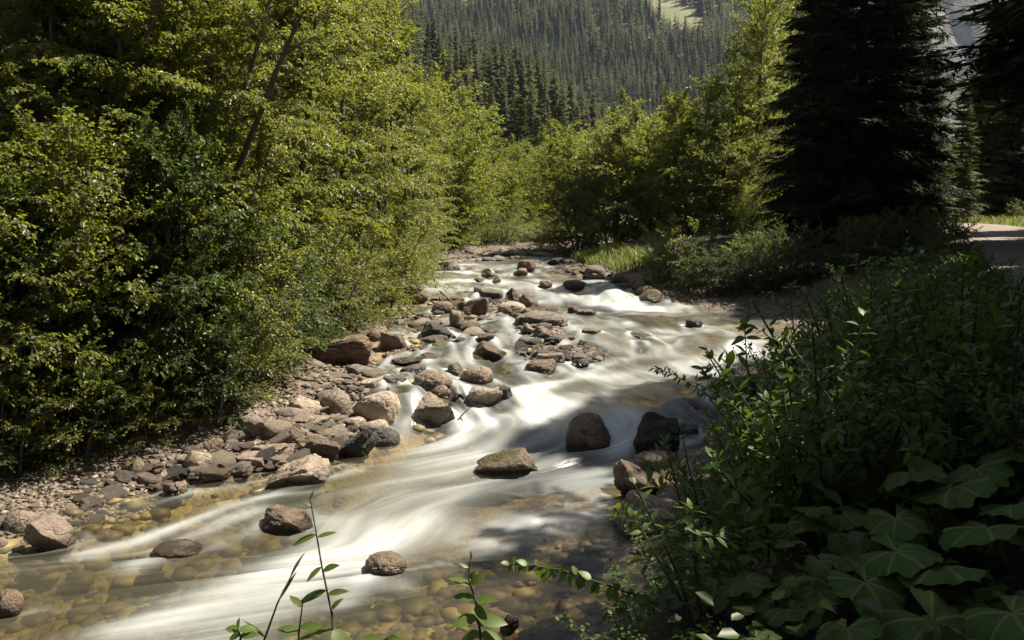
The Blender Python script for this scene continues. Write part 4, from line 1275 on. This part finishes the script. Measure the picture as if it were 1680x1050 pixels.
tree_at("maple_tree", A_NEAR[2], 1232, 37, -130, "tall dark-sided leafy tree between the right-hand alders and the huge black spruce", rz=4.0, wide=.74)
tree_at("maple_tree", A_NEAR[0], 1300, 48, -140, "tall leafy tree mostly hidden behind the black spruce", rz=2.0, wide=.8)
tree_at("maple_tree", A_NEAR[2], 1200, 43, 60, "middling leafy tree between the right-hand alders and the black spruce", rz=3.0, wide=.85)

# dark spruces at the right
def spruce_at(kind, px, Y, top_py, label, wide=1.0, rz=0, H0=20, name="spruce_tree", group=None):
    return tree_at(name, kind, px, Y, top_py, label, "spruce", group, rz, wide, H0)
spruce_at(SPR[0], 1400, 28, -420, "huge black spruce between the river and the road", 1.05, .3)
spruce_at(SPR[0], 1335, 30.5, -260, "black spruce just left of the huge one, its twin in shade", .85, 1.3)
spruce_at(SPR[0], 1470, 31, -230, "black spruce right of the huge one", .85, 2.6)
spruce_at(SPR[2], 1960, 14.6, -1400, "towering dark spruce at the right edge with boughs over the road", 1.15, .9)
spruce_at(SPR[2], 1815, 24, -620, "dark spruce at the right edge beyond the nearest one", 1.75, 2.0)
spruce_at(SPR[1], 1660, 55, -60, "spruce behind the sunlit verge, bare trunk showing", 1.0, 0.2)
spruce_at(SPR[1], 1612, 57, 0, "slim spruce trunk in the dark wood beyond the road", .9, 1.2)
spruce_at(YSPR[0], 18, 12.6, 165, "yellow-green young spruce at the left edge", 1.0, .5, 7, "young_spruce")
spruce_at(YSPR[0], -70, 13.5, 60, "young spruce cut by the left edge of the photo", 1.0, 1.5, 7, "young_spruce")
spruce_at(SPR[0], 120, 24, -520, "dark spruce deep in the left wood", 1.0, 2.2)
# leafy bushes at the foot of the trees
r = np.random.default_rng(33)
def hazel(px, py, h, k, label, grp, wide=1.0, dz=-.1):
    b = on_ground(px, py); sc = h / (3.2 if h < 3.3 else 5.0)
    return plant("leafy_bush", HAZEL[k] if h < 3.3 else TALLB[k % 2], (b[0], b[1], b[2] + dz), r.uniform(0, 6.28), (sc * wide, sc * wide, sc), label, "bush", grp, (r.uniform(-.12, .12), r.uniform(-.12, .12)))
for px, py in [(20, 690), (75, 680), (145, 665), (240, 645), (300, 625), (350, 610), (-40, 680)]:
    hazel(px, py, r.uniform(3.31, 4.3), int(r.choice([0, 1, 2])), "tall leafy bush filling the wood's edge between the near left stems", "tall bushes between the near left stems", .95)
for px, py in [(-60, 790), (10, 775), (60, 755), (125, 745), (205, 722), (250, 715), (345, 682), (385, 665), (30, 740), (230, 690), (180, 705), (300, 690), (40, 690), (140, 680), (240, 655), (330, 630), (-20, 650), (90, 640), (-110, 700)]:
    hazel(px, py, r.uniform(.7, 1.6), int(r.choice([0, 0, 1])), "low leafy bush in the shade under the near left alders", "bushes under the left alders", 1.1)
for px, py in [(410, 620), (440, 600), (470, 585), (400, 585), (500, 560), (445, 560), (380, 600)]:
    hazel(px, py, r.uniform(1.6, 2.6), int(r.choice([0, 2])), "leafy bush overhanging the head of the left shingle", "bushes by the layered outcrop", 1.15)
for px, py in [(540, 548), (575, 540), (600, 528), (625, 508), (640, 492), (655, 472), (668, 458), (682, 446), (700, 437), (612, 515), (560, 530), (650, 482)]:
    hazel(px, py, r.uniform(1.3, 2.6), int(r.integers(1, 3)), "sunny leafy bush along the upstream left shore", "bushes along the upstream left shore", 1.2)
for px, py in [(735, 404), (765, 400), (800, 398), (830, 398), (860, 397), (890, 396), (915, 396)]:
    hazel(px, py, r.uniform(1.0, 1.9), int(r.integers(1, 3)), "low sunny bush above the pale shingle at the bend", "bushes at the river bend", 1.5)
for px, py in [(1080, 462), (1110, 470), (1140, 478), (1175, 482), (1205, 482), (1240, 478), (1275, 478), (1150, 462), (1220, 462), (1300, 470), (1260, 460)]:
    hazel(px, py, r.uniform(1.1, 2.3), int(r.integers(0, 2)), "leafy bush in half shade along the right shore upstream", "bushes along the upstream right shore", 1.2)
for px, py in [(1340, 455), (1390, 445), (1440, 435), (1490, 425), (1530, 412), (1420, 418), (1480, 402), (1510, 405), (1535, 425), (1555, 445)]:
    hazel(px, py, r.uniform(1.0, 1.7), 0, "dark leafy bush at the foot of the huge black spruce", "bushes under the black spruces", 1.3)
for px, py in [(1500, 352), (1530, 350), (1575, 346), (1625, 345), (1660, 350)]:
    hazel(px, py + 12, r.uniform(.9, 1.8), 2, "sunlit bush on the verge beyond the road", "bushes on the sunny verge", 1.4)
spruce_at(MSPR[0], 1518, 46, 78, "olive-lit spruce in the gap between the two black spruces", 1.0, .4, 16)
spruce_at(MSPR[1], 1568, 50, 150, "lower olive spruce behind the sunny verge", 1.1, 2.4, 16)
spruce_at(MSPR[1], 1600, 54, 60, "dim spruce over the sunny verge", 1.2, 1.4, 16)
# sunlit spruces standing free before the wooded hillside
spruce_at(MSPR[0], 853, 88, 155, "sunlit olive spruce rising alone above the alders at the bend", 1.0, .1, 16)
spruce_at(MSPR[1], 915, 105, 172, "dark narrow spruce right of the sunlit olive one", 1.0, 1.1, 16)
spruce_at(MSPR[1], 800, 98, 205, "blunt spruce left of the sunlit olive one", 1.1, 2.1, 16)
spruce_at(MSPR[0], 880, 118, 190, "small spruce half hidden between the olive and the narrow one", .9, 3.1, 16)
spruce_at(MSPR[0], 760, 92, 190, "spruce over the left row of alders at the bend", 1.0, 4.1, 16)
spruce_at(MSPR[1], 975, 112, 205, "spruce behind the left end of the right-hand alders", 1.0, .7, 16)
# unseen trees, added to shade the near right bank and road and block sky
for x, y, k, s, rz, lab in [(8.4, 7.4, 2, .74, .3, "unseen bare-stemmed spruce added for shade on the bank right of the viewer"), (8.0, 5.2, 2, .62, 5.3, "unseen bare-stemmed spruce added for shade nearest the viewer on the right"), (11.5, 6.8, 2, .78, 2.3, "unseen bare-stemmed spruce added for shade across the road from the viewer"), (16.3, 17.0, 1, .85, 1.7, "unseen spruce right of the road added to shade it, first beyond the right edge"), (19.6, 22.0, 1, .9, 2.7, "unseen spruce right of the road added to shade it, second beyond the right edge"), (22.5, 27.5, 1, .9, .7, "unseen spruce right of the road added to shade it, third beyond the right edge"), (26.0, 34.0, 1, .9, 4.7, "unseen spruce right of the road added to shade it, fourth beyond the right edge"), (13.5, 13.5, 1, .82, .4, "unseen spruce added for shade beyond the right edge beside the road"), (16.5, 10.0, 1, .95, 2.4, "second unseen spruce added for shade beyond the right edge"), (9.5, 4.0, 0, .8, .9, "unseen spruce added for shade to the right of the viewer"), (5.5, -5, 0, .9, .1, "unseen spruce added behind the viewer to block sky"), (10, -3.5, 1, 1.0, 1.1, "unseen spruce added behind the viewer to the right to block sky"), (-1, -9, 0, 1.0, 2.1, "unseen spruce added far behind the viewer to block sky"), (14, 4, 1, 1.0, 3.1, "unseen spruce added beside the road, right of the viewer, to block sky"), (-9, -8, 1, 1.0, 4.1, "unseen spruce added behind the viewer to the left to block sky"), (8, -11, 1, 1.0, 5.1, "unseen spruce added in the wood behind the viewer to block sky")]:
    plant("spruce_tree", SPR[k], (x, y, gz1(x, y) - .1), rz, s, lab, "spruce")

# ------------------------------------------------------------------ the wooded slopes
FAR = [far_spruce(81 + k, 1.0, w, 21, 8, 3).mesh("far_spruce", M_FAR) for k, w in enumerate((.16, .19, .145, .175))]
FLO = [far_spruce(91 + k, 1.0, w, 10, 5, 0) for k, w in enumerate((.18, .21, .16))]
r = np.random.default_rng(17)
cand = []
def scatter(x0, x1, y0, y1, sp, hmin, hmax):
    nx_, ny_ = int((x1 - x0) / sp), int((y1 - y0) / sp)
    X, Y = np.meshgrid(x0 + sp * (np.arange(nx_) + .5), y0 + sp * (np.arange(ny_) + .5))
    X = X.ravel() + r.uniform(-.45, .45, X.size) * sp; Y = Y.ravel() + r.uniform(-.45, .45, Y.size) * sp
    keep = (X / Y < (.66 if y0 < 300 else .52)) & (X / Y > (-.62 if y0 < 300 else -.30))
    X, Y = X[keep], Y[keep]
    Z = ground_z(X, Y)
    Hh = r.uniform(hmin, hmax, len(X)) * (.75 + .5 * vnoise(X / 25, Y / 25, 61))
    ok = ~clearing(X, Y) & ((X > -400))
    cand.append(np.stack([X, Y, Z, Hh], -1)[ok])
scatter(-130, 210, 180, 350, 4.6, 12, 20)
scatter(-330, 560, 350, 700, 4.6, 13, 21)
scatter(-400, 640, 700, 1150, 6.0, 14, 23)
C = np.concatenate(cand)
# valley floor stays open near the meadow
C = C[(C[:, 2] > 5.5) | (C[:, 1] > 135)]
px, py, f = project(C[:, :3] + np.array([0, 0, 1]) * C[:, 3:4] * .7)
vis = (px > 700) & (px < 1215) & (py > -10) & (py < 330)
# a tree counts as in view when the trees in front leave its top free
order = np.argsort(C[:, 1])
hor = np.full(1700, 9e9); big = []
for i in order:
    if not vis[i]: continue
    tpx, tpy, tf = project(C[i, :3] + np.array([0, 0, C[i, 3]]))
    w = max(2, int(C[i, 3] * .10 * FPX / tf)); a, b = max(0, int(tpx) - w), min(1699, int(tpx) + w)
    if a >= b: continue
    cut = np.median(hor[a:b])
    size = C[i, 3] * FPX / tf
    show = min(size, max(0, cut - tpy))
    if show > .14 * size: big.append((show * w, i))
    hor[a:b] = np.minimum(hor[a:b], tpy + .10 * size)
big.sort(reverse=True)
pick = [i for _, i in big[:290]]
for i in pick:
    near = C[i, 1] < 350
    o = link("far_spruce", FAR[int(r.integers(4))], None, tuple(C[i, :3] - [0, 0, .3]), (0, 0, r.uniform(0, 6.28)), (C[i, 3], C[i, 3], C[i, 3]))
    tag(o, "dark spruce in the sunlit forest on the near wooded spur" if near else "hazy blue-green spruce on the far high slope", "spruce", "spruces of the near wooded spur" if near else "spruces of the far slope")
rest = np.setdiff1d(np.arange(len(C)), pick)
VV = []; FF = []; base = 0
pre = [(np.concatenate(a.V), np.concatenate(a.F[3]), a.F.get(4)) for a in FLO]
for i in rest:
    v, f3, _ = pre[int(r.integers(3))]
    a = r.uniform(0, 6.28); c, s = math.cos(a), math.sin(a)
    VV.append(np.stack([v[:, 0] * c - v[:, 1] * s, v[:, 0] * s + v[:, 1] * c, v[:, 2]], -1) * C[i, 3] + C[i, :3]); FF.append(f3 + base); base += len(v)
tag(link("forest", make_mesh("forest", np.concatenate(VV), [np.concatenate(FF)], M_FAR)), kind="stuff")
print("forest", len(C), "picked", len(pick))

for x, y, k, sc, rz, lab in [(11.4, 10.6, 0, 1.02, .5, "unseen tall leafy tree added beside the road beyond the right edge to dapple the shade"), (11.6, 8.4, 1, 1.0, 2.5, "unseen tall leafy tree added on the right to dapple the shade")]:  # unseen leafy trees added to cast dappled shade on the near water
    plant("alder_tree", A_HIGH[k], (x, y, gz1(x, y) - .1), rz, sc, lab, "tree")
# ------------------------------------------------------------------ the shaded bank in the foreground
BUSH = [Kind(*shrub(210 + k, st, 1.0, L, ra, sp, pr, 4, sd), "stem", "foliage", M_STEM, M_BUSH)
        for k, (st, L, ra, sp, pr, sd) in enumerate([(7, .095, .44, .55, 13, 4), (6, .115, .40, .45, 12, 3), (9, .07, .50, .7, 13, 4), (7, .085, .40, .5, 13, 5), (9, .055, .36, .8, 16, 5)])]
_SX = [960, 1040, 1105, 1150, 1182, 1228, 1252, 1280, 1325, 1380, 1450, 1560, 1600, 1700, 1900]
_SY = [965, 945, 900, 790, 700, 640, 545, 490, 440, 405, 398, 380, 395, 420, 430]
r = np.random.default_rng(8)
spots = []
for y in np.concatenate([np.arange(2.6, 6, .42), np.arange(6, 10, .55), np.arange(10, 16, .8)]):
    for x in np.arange(.6, 11, .38 if y < 6 else .55):
        xx, yy = x + r.uniform(-.2, .2), y + r.uniform(-.2, .2)
        if xx < edgeR(yy) + .35 or xx / yy > .74 or abs(xx - road_x(yy)) < 1.9 and yy > 12: continue
        z = gz1(xx, yy)
        px, py, f = project([xx, yy, z + .5])
        ys = np.interp(px, _SX, _SY)
        if px < 955: continue
        zt = at_depth(float(px), float(ys) + r.uniform(-12, 150) * (1 if r.uniform() < .8 else .1), yy)[2]
        h = zt - z
        if h < .30: continue
        if px > 1215 and yy < 3.5: continue
        h = min(h, r.uniform(.9, 1.6) + (.7 if px > 1400 and yy > 4.5 else 0))
        spots.append((xx, yy, z, h))
for xx, yy, z, h in spots:
    k = int(r.integers(5)) if h > .5 else int(r.choice([2, 4]))
    w = h ** .75 * r.uniform(.9, 1.2) if h > .5 else .6
    where = ("leafy shoot-bush in the dark foreground on the right" if yy < 5 else "leafy bush on the shaded right bank beside the river" if yy < 9 else "leafy bush on the shaded bank between the near bushes and the black spruces")
    plant("leafy_shrub", BUSH[k], (xx, yy, z - .04), r.uniform(0, 6.28), (w, w, h), where, "bush", "leafy bushes of the right bank", (r.uniform(-.1, .1), r.uniform(-.15, .05)))
print("shrubs", len(spots))

# butterbur: big round leaves on stalks
def butterbur_leaf(seed, mat):
    r = np.random.default_rng(seed)
    nr, na = 8, 127
    a = np.linspace(math.radians(-158), math.radians(158), na)
    lob = 1 + .045 * np.cos(a * 7) + .03 * np.sin(a * 11 + seed) + .022 * (np.abs(((np.arange(na) / 4.0) % 1) - .5) * 4 - 1) + .012 * r.normal(size=na)
    prof = (.50 + .06 * np.cos(a)) * lob * (1 + .12 * np.exp(-((np.abs(a) - 2.2) / .4) ** 2))
    rr = np.linspace(.02, 1, nr)
    X = rr[:, None] * (prof * np.cos(a))[None]; Y = rr[:, None] * (prof * np.sin(a))[None]
    vein = np.abs(np.sin(a * 3.5))[None]
    Z = .06 * rr[:, None] ** 1.5 - .16 * rr[:, None] ** 2.5 * (1 + .5 * np.cos(a * 2 + seed))[None] + .03 * rr[:, None] * vein + .035 * np.sin(a * 5 + seed * 2)[None] * rr[:, None] ** 2 + .02 * np.sin(a * 13 + seed)[None] * rr[:, None] ** 3
    I = np.arange(nr * na).reshape(nr, na)
    q = np.stack([I[:-1, :-1], I[1:, :-1], I[1:, 1:], I[:-1, 1:]], -1).reshape(-1, 4)
    uv = np.stack([np.broadcast_to(a[None] / 6.2832 * 7, X.shape), np.broadcast_to(rr[:, None], X.shape)], -1).reshape(-1, 2)
    return make_mesh("leaf", np.stack([X, Y, Z], -1).reshape(-1, 3), [q], mat, True, None, uv)
m = NT("butterbur_leaf")
uvn = m.n("UVMap"); uvn.uv_map = "flow"; sp = m.n("SeparateXYZ"); m.l(uvn.outputs[0], sp.inputs[0])
fr_ = m.math('ABSOLUTE', m.math('SUBTRACT', m.math('FRACT', sp.outputs[0]), .5))
v1 = m.math('SUBTRACT', 1, m.math('MULTIPLY', m.math('MULTIPLY', fr_, 14), sp.outputs[1]), True)
w = m.n("TexWave"); w.inputs["Scale"].default_value = 1.0
zig = m.math('ABSOLUTE', m.math('SUBTRACT', m.math('FRACT', m.math('ADD', m.math('MULTIPLY', sp.outputs[1], 6), m.math('MULTIPLY', fr_, -3))), .5))
v2 = m.math('SUBTRACT', 1, m.math('MULTIPLY', zig, 14), True)
tc = m.n("TexCoord"); nn = m.noise(tc.outputs["Object"], 9, 5, .65)
oi = m.n("ObjectInfo")
c = m.mix(nn, (.040, .088, .016), (.105, .165, .033))
c = m.mix(m.math('MULTIPLY', v2, .25), c, (.09, .15, .05)); c = m.mix(m.math('MULTIPLY', v1, .8), c, (.24, .30, .12))
c = m.mix(m.math('MULTIPLY', m.math('SUBTRACT', m.noise(tc.outputs["Object"], 26, 3, .6), .66), 9, True), c, (.06, .035, .015))
p = m.n("BsdfPrincipled"); p.inputs["Roughness"].default_value = .6; p.inputs["Specular IOR Level"].default_value = .25; m.l(c, p.inputs["Base Color"])
m.l(m.bump(m.math('ADD', m.math('MULTIPLY', v1, .6), m.math('MULTIPLY', nn, .8)), .6, .012), p.inputs["Normal"])
t = m.n("BsdfTranslucent"); m.l(m.mix(nn, (.07, .15, .02), (.12, .20, .035)), t.inputs["Color"])
mx = m.n("MixShader"); mx.inputs[0].default_value = .3; m.l(p.outputs[0], mx.inputs[1]); m.l(t.outputs[0], mx.inputs[2])
M_BUTTER = m.surf(mx.outputs[0])
BL = [butterbur_leaf(s, M_BUTTER) for s in (1, 2, 3, 4)]
r = np.random.default_rng(14)
BUTTER = [  # photo points of leaf centres with leaf width in photo pixels and distance
 ([(1470, 905, 135, 3.0), (1545, 930, 150, 2.9)], "butterbur with a broad bright leaf low at the right, beside the tallest leaves"),
 ([(1420, 955, 130, 2.9), (1340, 965, 100, 3.1)], "butterbur with two flat overlapping leaves in the bottom right foreground"),
 ([(1530, 1020, 170, 2.6), (1600, 1048, 120, 2.5)], "butterbur with a leaf showing pale ribs at the bottom edge"),
 ([(1560, 800, 130, 3.4), (1490, 775, 110, 3.5)], "butterbur with two ragged leaves highest in the clump at the right"),
 ([(1620, 865, 150, 3.1), (1660, 830, 110, 3.2)], "butterbur with a big dark leaf near the right edge"),
 ([(1660, 1005, 160, 2.5)], "butterbur leaf cut by the lower right corner of the photo"),
 ([(1470, 850, 100, 3.3), (1400, 880, 90, 3.4)], "butterbur with small leaves left of the big dark one"),
 ([(1300, 1000, 100, 2.9), (1255, 965, 90, 3.1)], "butterbur with pale-backed leaves left of the flat overlapping pair"),
 ([(1390, 1030, 110, 2.6)], "butterbur leaf at the bottom edge below the overlapping pair"),
 ([(1600, 770, 110, 3.6), (1650, 745, 100, 3.7)], "butterbur rising behind the ragged pair near the right edge"),
]
for k in range(18):
    px, py = r.uniform(1190, 1700), r.uniform(760, 1060)
    g0 = on_ground(px, py + 70)
    if g0[1] > 4.4 or px < 1240 and py < 860: continue
    Y0 = g0[1] - .1; w0 = r.uniform(55, 100)
    BUTTER.append(([(px, py, Y0, w0)[0:2] + (w0, Y0)] + [(px + r.uniform(-90, 90), py + r.uniform(-30, 50), w0 * r.uniform(.5, .9), Y0 - r.uniform(-.15, .2)) for _ in range(2)], None))
for lv, lab in BUTTER:
    c0 = at_depth(lv[0][0], lv[0][1], lv[0][3]); gx0, gy0 = c0[0] + .05, c0[1] + .10
    z0 = min(gz1(gx0, gy0), c0[2] - .15)
    o = bpy.data.objects.new("butterbur_plant", None); COL.objects.link(o); o.location = (gx0, gy0, z0)
    tag(o, lab or "lower butterbur clump of middling leaves in the shaded foreground on the right", "plant", None if lab else "butterburs of the right foreground")
    for (px, py, wpx, Y) in lv:
        cpt = at_depth(px, py, Y); s = wpx / FPX * Y * .95
        loc = cpt - np.array([gx0, gy0, z0])
        st = Acc()
        tube(st, np.array([[0, 0, 0], loc * np.array([.3, .3, .55]), loc * np.array([.85, .85, .93]), loc]), [.009, .008, .006, .004], 6)
        link("stalk", st.mesh("stalk", M_STEM, True), o)
        link("leaf", BL[int(r.integers(4))], o, tuple(loc), (r.uniform(.10, .45), r.uniform(-.3, .3), r.uniform(3.6, 5.8)), (s, s, s))

# tall single stems close to the viewer at the bottom of the photo
def stem_plant(path, lvs, label, name="wild_stem", cat="plant", rad=.005):
    """path: (px, py, Y) from foot to tip; lvs: (fraction, dx, dz, length) per leaf"""
    P = np.array([at_depth(*q) for q in path]); o0 = P[0]
    o = bpy.data.objects.new(name, None); COL.objects.link(o); o.location = tuple(o0); tag(o, label, cat)
    st = Acc(); tube(st, P - o0, np.linspace(rad, rad * .4, len(P)), 5)
    link("stem", st.mesh("stem", M_STEM, True), o)
    fo = Acc(); rr = np.random.default_rng(len(lvs) * 7 + int(path[0][0]))
    p, tg = lerp_poly(P - o0, np.array([l[0] for l in lvs]))
    D = np.array([[l[1], rr.uniform(-.5, .3), l[2]] for l in lvs]); N = np.array([[rr.uniform(-.5, .5), -.5, .8] for _ in lvs])
    L = np.array([l[3] for l in lvs]) * (.72 if name == 'wild_stem' else 1)
    big_leaves(fo, p, D, N, L, L * np.array([l[4] for l in lvs]), .2, .08, 6)
    link("foliage", fo.mesh("foliage", M_SPRIG), o)
stem_plant([(548, 1120, 2.6), (545, 1010, 2.62), (528, 930, 2.66), (518, 870, 2.7), (508, 815, 2.7)],
 [(.98, .3, .9, .05, .3), (.92, -.6, .5, .05, .35), (.72, -1, -.25, .13, .3), (.70, .9, .35, .10, .3), (.5, -.8, -.5, .10, .4), (.48, .8, .5, .10, .4), (.38, -1, -.35, .17, .26), (.36, .9, .4, .12, .3), (.2, -1, -.15, .19, .22), (.2, .5, -.5, .15, .55), (.1, -.9, .1, .12, .4), (.1, .9, .1, .12, .4), (.28, .5, .6, .08, .4)],
 "tall nettle-like stem with narrow paired leaves in front of the near pool")
stem_plant([(495, 1130, 2.4), (490, 1040, 2.4), (497, 985, 2.4)], [(.95, .5, .8, .08, .4), (.9, -.6, .5, .08, .4), (.6, .9, .3, .11, .4), (.55, -.9, .2, .1, .4), (.3, .8, -.2, .12, .45), (.25, -.9, 0, .12, .4)], "short leafy stem beside the tall nettle-like stem")
stem_plant([(440, 1120, 2.3), (430, 1060, 2.3), (455, 990, 2.3), (480, 940, 2.35)], [(.95, .4, .9, .12, .12), (.7, .5, .9, .15, .10), (.4, -.4, .9, .14, .12)], "arching narrow blade left of the tall nettle-like stem")
stem_plant([(385, 1100, 2.2), (395, 1045, 2.2), (390, 1032, 2.2)], [(.9, -.9, .2, .06, .6), (.9, .9, .1, .07, .6), (.6, -.7, -.2, .07, .6), (.6, .9, .2, .08, .5), (.95, 0, .9, .05, .5)], "small leafy sprig at the bottom edge left of the tall stem")
stem_plant([(612, 1110, 2.3), (620, 1055, 2.3), (640, 1045, 2.3)], [(.8, .9, .1, .12, .4), (.7, -.9, .15, .10, .4), (.9, .4, .3, .07, .4)], "leaf tip at the bottom edge right of the tall stem")
stem_plant([(790, 1130, 2.5), (788, 1040, 2.5), (780, 985, 2.52), (768, 948, 2.55), (772, 915, 2.55)],
 [(.97, .2, .9, .05, .35), (.86, -.7, .5, .06, .35), (.74, .5, .6, .05, .45), (.68, .5, .4, .09, .5), (.66, -.9, .35, .12, .35), (.52, -.9, .1, .11, .42), (.5, .9, .3, .11, .42), (.47, .3, -.3, .10, .6), (.38, -.9, -.1, .13, .5), (.36, .95, 0, .14, .5), (.30, .1, .3, .10, .6), (.25, -.8, -.3, .12, .5), (.25, .8, -.2, .12, .5)],
 "leafy stem with paired ribbed leaves, right of the tall nettle-like one")
br = [(1120, 1010, 3.3), (1040, 975, 3.4), (980, 955, 3.4), (920, 935, 3.45), (870, 928, 3.5), (832, 925, 3.5)]
lv = []
rr = np.random.default_rng(3)
for k in range(34):
    f = .12 + .86 * k / 33
    lv.append((f, -.4 + rr.uniform(-.5, .4), (-.8 if k % 3 else .6) * rr.uniform(.4, 1), rr.uniform(.05, .085) * (1.15 - .5 * f), .62))
stem_plant(br, lv, "thin hazel branch reaching left over the water in the lower foreground", "hazel_branch", "branch", .006)
# a willow spray over the water at the right
sp_ = [(1215, 700, 5.6), (1180, 660, 5.7), (1140, 635, 5.8), (1100, 612, 5.85), (1068, 603, 5.9)]
lv = [(.1 + .9 * rr.uniform(), rr.uniform(-1, .3), rr.uniform(-.8, .9), rr.uniform(.035, .07), .32) for k in range(60)]
stem_plant(sp_, lv, "fine willow spray with tiny leaves over the river at the right", "willow_spray", "branch", .005)
sp_ = [(1240, 760, 5.2), (1205, 690, 5.2), (1180, 650, 5.25), (1165, 625, 5.3), (1150, 600, 5.3)]
lv = [(.1 + .9 * rr.uniform(), rr.uniform(-1, 1), rr.uniform(-.3, .9), rr.uniform(.05, .10), .45) for k in range(34)]
stem_plant(sp_, lv, "leafy willow shoot standing up beside the fine spray", "willow_spray", "branch", .006)
sp_ = [(1240, 730, 5.0), (1232, 660, 5.05), (1225, 590, 5.1), (1222, 540, 5.1), (1230, 505, 5.1)]
lv = [(.1 + .9 * rr.uniform(), rr.uniform(-1, 1), rr.uniform(-.3, .6), rr.uniform(.06, .12), .4) for k in range(30)]
stem_plant(sp_, lv, "tall upright shoot with wide paired leaves at the left edge of the right bank bushes", "leafy_shoot", "plant", .007)

# bare sticks lying on the stones
def stick(pts, rad, label):
    P = np.array([on_level(px, py, dz, surf_z) for px, py, dz in pts]); a = Acc()
    tube(a, P - P[0], np.linspace(rad, rad * .4, len(P)), 6)
    o = link("driftwood_stick", a.mesh("driftwood_stick", M_BARK, True), None, tuple(P[0])); tag(o, label, "stick")
stick([(748, 693, .05), (757, 682, .12), (765, 674, .2), (773, 667, .28)], .014, "thin dark stick poking up at the right of the pale blocky boulder")
stick([(722, 478, .2), (738, 492, .2), (752, 506, .2)], .03, "pale driftwood stick leaning on the stones by the square brown block")
stick([(352, 738, .1), (330, 748, .12), (310, 752, .12)], .014, "thin twig lying on the dappled left shingle")
stick([(1085, 472, .3), (1093, 466, .45), (1100, 460, .6)], .03, "grey broken branch by the mossy dark boulder on the right shore")

# ground cover on the wooded banks, grass on the sunny edges
def cover(polys, n, h, L, mat, name, seed, surface=True, blade=False):
    r = np.random.default_rng(seed); Pall = []
    for (x0, x1, y0, y1, fn, frac) in polys:
        k = int(n * frac); X = r.uniform(x0, x1, k); Y = y0 + (y1 - y0) * r.uniform(0, 1, k) ** 1.4
        ok = fn(X, Y); X, Y = X[ok], Y[ok]
        Pall.append(np.stack([X, Y, ground_z(X, Y)], -1))
    P = np.concatenate(Pall)
    cl = .35 + .9 * vnoise(P[:, 0] * 1.3, P[:, 1] * 1.3, 200 + seed); P = P[r.uniform(0, 1, len(P)) < cl]
    n = len(P); fo = Acc(); a = r.uniform(0, 6.28, n)
    if blade:
        D = np.stack([np.cos(a) * .35, np.sin(a) * .35, np.ones(n)], -1); Ln = L * r.uniform(.5, 1.3, n); D = unit(D)
        S = np.stack([-np.sin(a), np.cos(a), 0 * a], -1) * (Ln * .022 + .003)[:, None]
        tip = P + D * Ln[:, None] + np.stack([np.cos(a), np.sin(a), -.6 + 0 * a], -1) * (Ln * .35)[:, None]
        V = np.stack([P - S, P + S, P + D * Ln[:, None] * .6 + S * .7, P + D * Ln[:, None] * .6 - S * .7, tip], 1)
        i = np.arange(n)[:, None] * 5
        fo.add(V, i + np.array([0, 1, 2, 3]), i + np.array([3, 2, 4]))
    else:
        P[:, 2] += r.uniform(0, 1, n) ** 1.3 * h
        D = np.stack([np.cos(a), np.sin(a), r.uniform(-.4, .6, n)], -1)
        N = np.stack([r.normal(size=n) * .4, r.normal(size=n) * .4, np.ones(n)], -1)
        Z = L * r.uniform(.6, 1.3, n); leaves(fo, P, D, N, Z, Z * .7)
    tag(link(name, fo.mesh(name, mat)), kind="stuff")
lb = lambda off: (lambda X, Y: (X < edgeL(Y) - off - np.interp(Y, [5, 9, 12, 16, 20, 40], [1.8, 2.2, 2.8, 1.6, .6, .6])))
rb = lambda off: (lambda X, Y: (X > edgeR(Y) + off) & ((np.abs(X - road_x(Y)) > 1.8) | (Y < 12)))
cover([(-16, -2, 8, 22, lb(0), .5), (-18, 0, 20, 50, lb(0), .2), (.5, 9, 1.5, 12, rb(.5), .25), (2, 24, 12, 45, rb(1.5), .25)], 52000, .35, .085, M_UNDER, "ground_cover", 5)
cover([(2.5, 8, 26, 42, lambda X, Y: (X > edgeR(Y) + 1.3) & (X < edgeR(Y) + 3.2) & (Y > 29) & (Y < 39), .32), (12, 36, 40, 58, lambda X, Y: (np.abs(X - road_x(Y)) > 1.6) & (Y > 42), .35),
       (-14, 10, 44, 62, lambda X, Y: (X < edgeL(Y) - 8) | (Y > 50), .35), (4, 12, 8, 20, rb(2.0), .3)], 42000, 0, .5, M_GRASS, "grass", 6, blade=True)
# ------------------------------------------------------------------ the air of the valley
m = NT("valley_haze")
pv = m.n("VolumePrincipled")
pv.inputs["Color"].default_value = (.62, .76, 1.0, 1)
pv.inputs["Density"].default_value = .00008
pv.inputs["Anisotropy"].default_value = .35
m.l(pv.outputs[0], m.out.inputs["Volume"])
a = Acc()
x0, x1, y0, y1, z0, z1 = -920, 1330, -70, 1720, -30, 455
a.add([[x0, y0, z0], [x1, y0, z0], [x1, y1, z0], [x0, y1, z0], [x0, y0, z1], [x1, y0, z1], [x1, y1, z1], [x0, y1, z1]],
      [[3, 2, 1, 0], [4, 5, 6, 7], [0, 1, 5, 4], [1, 2, 6, 5], [2, 3, 7, 6], [3, 0, 4, 7]])
tag(link("haze", a.mesh("haze", m.m)), kind="stuff")
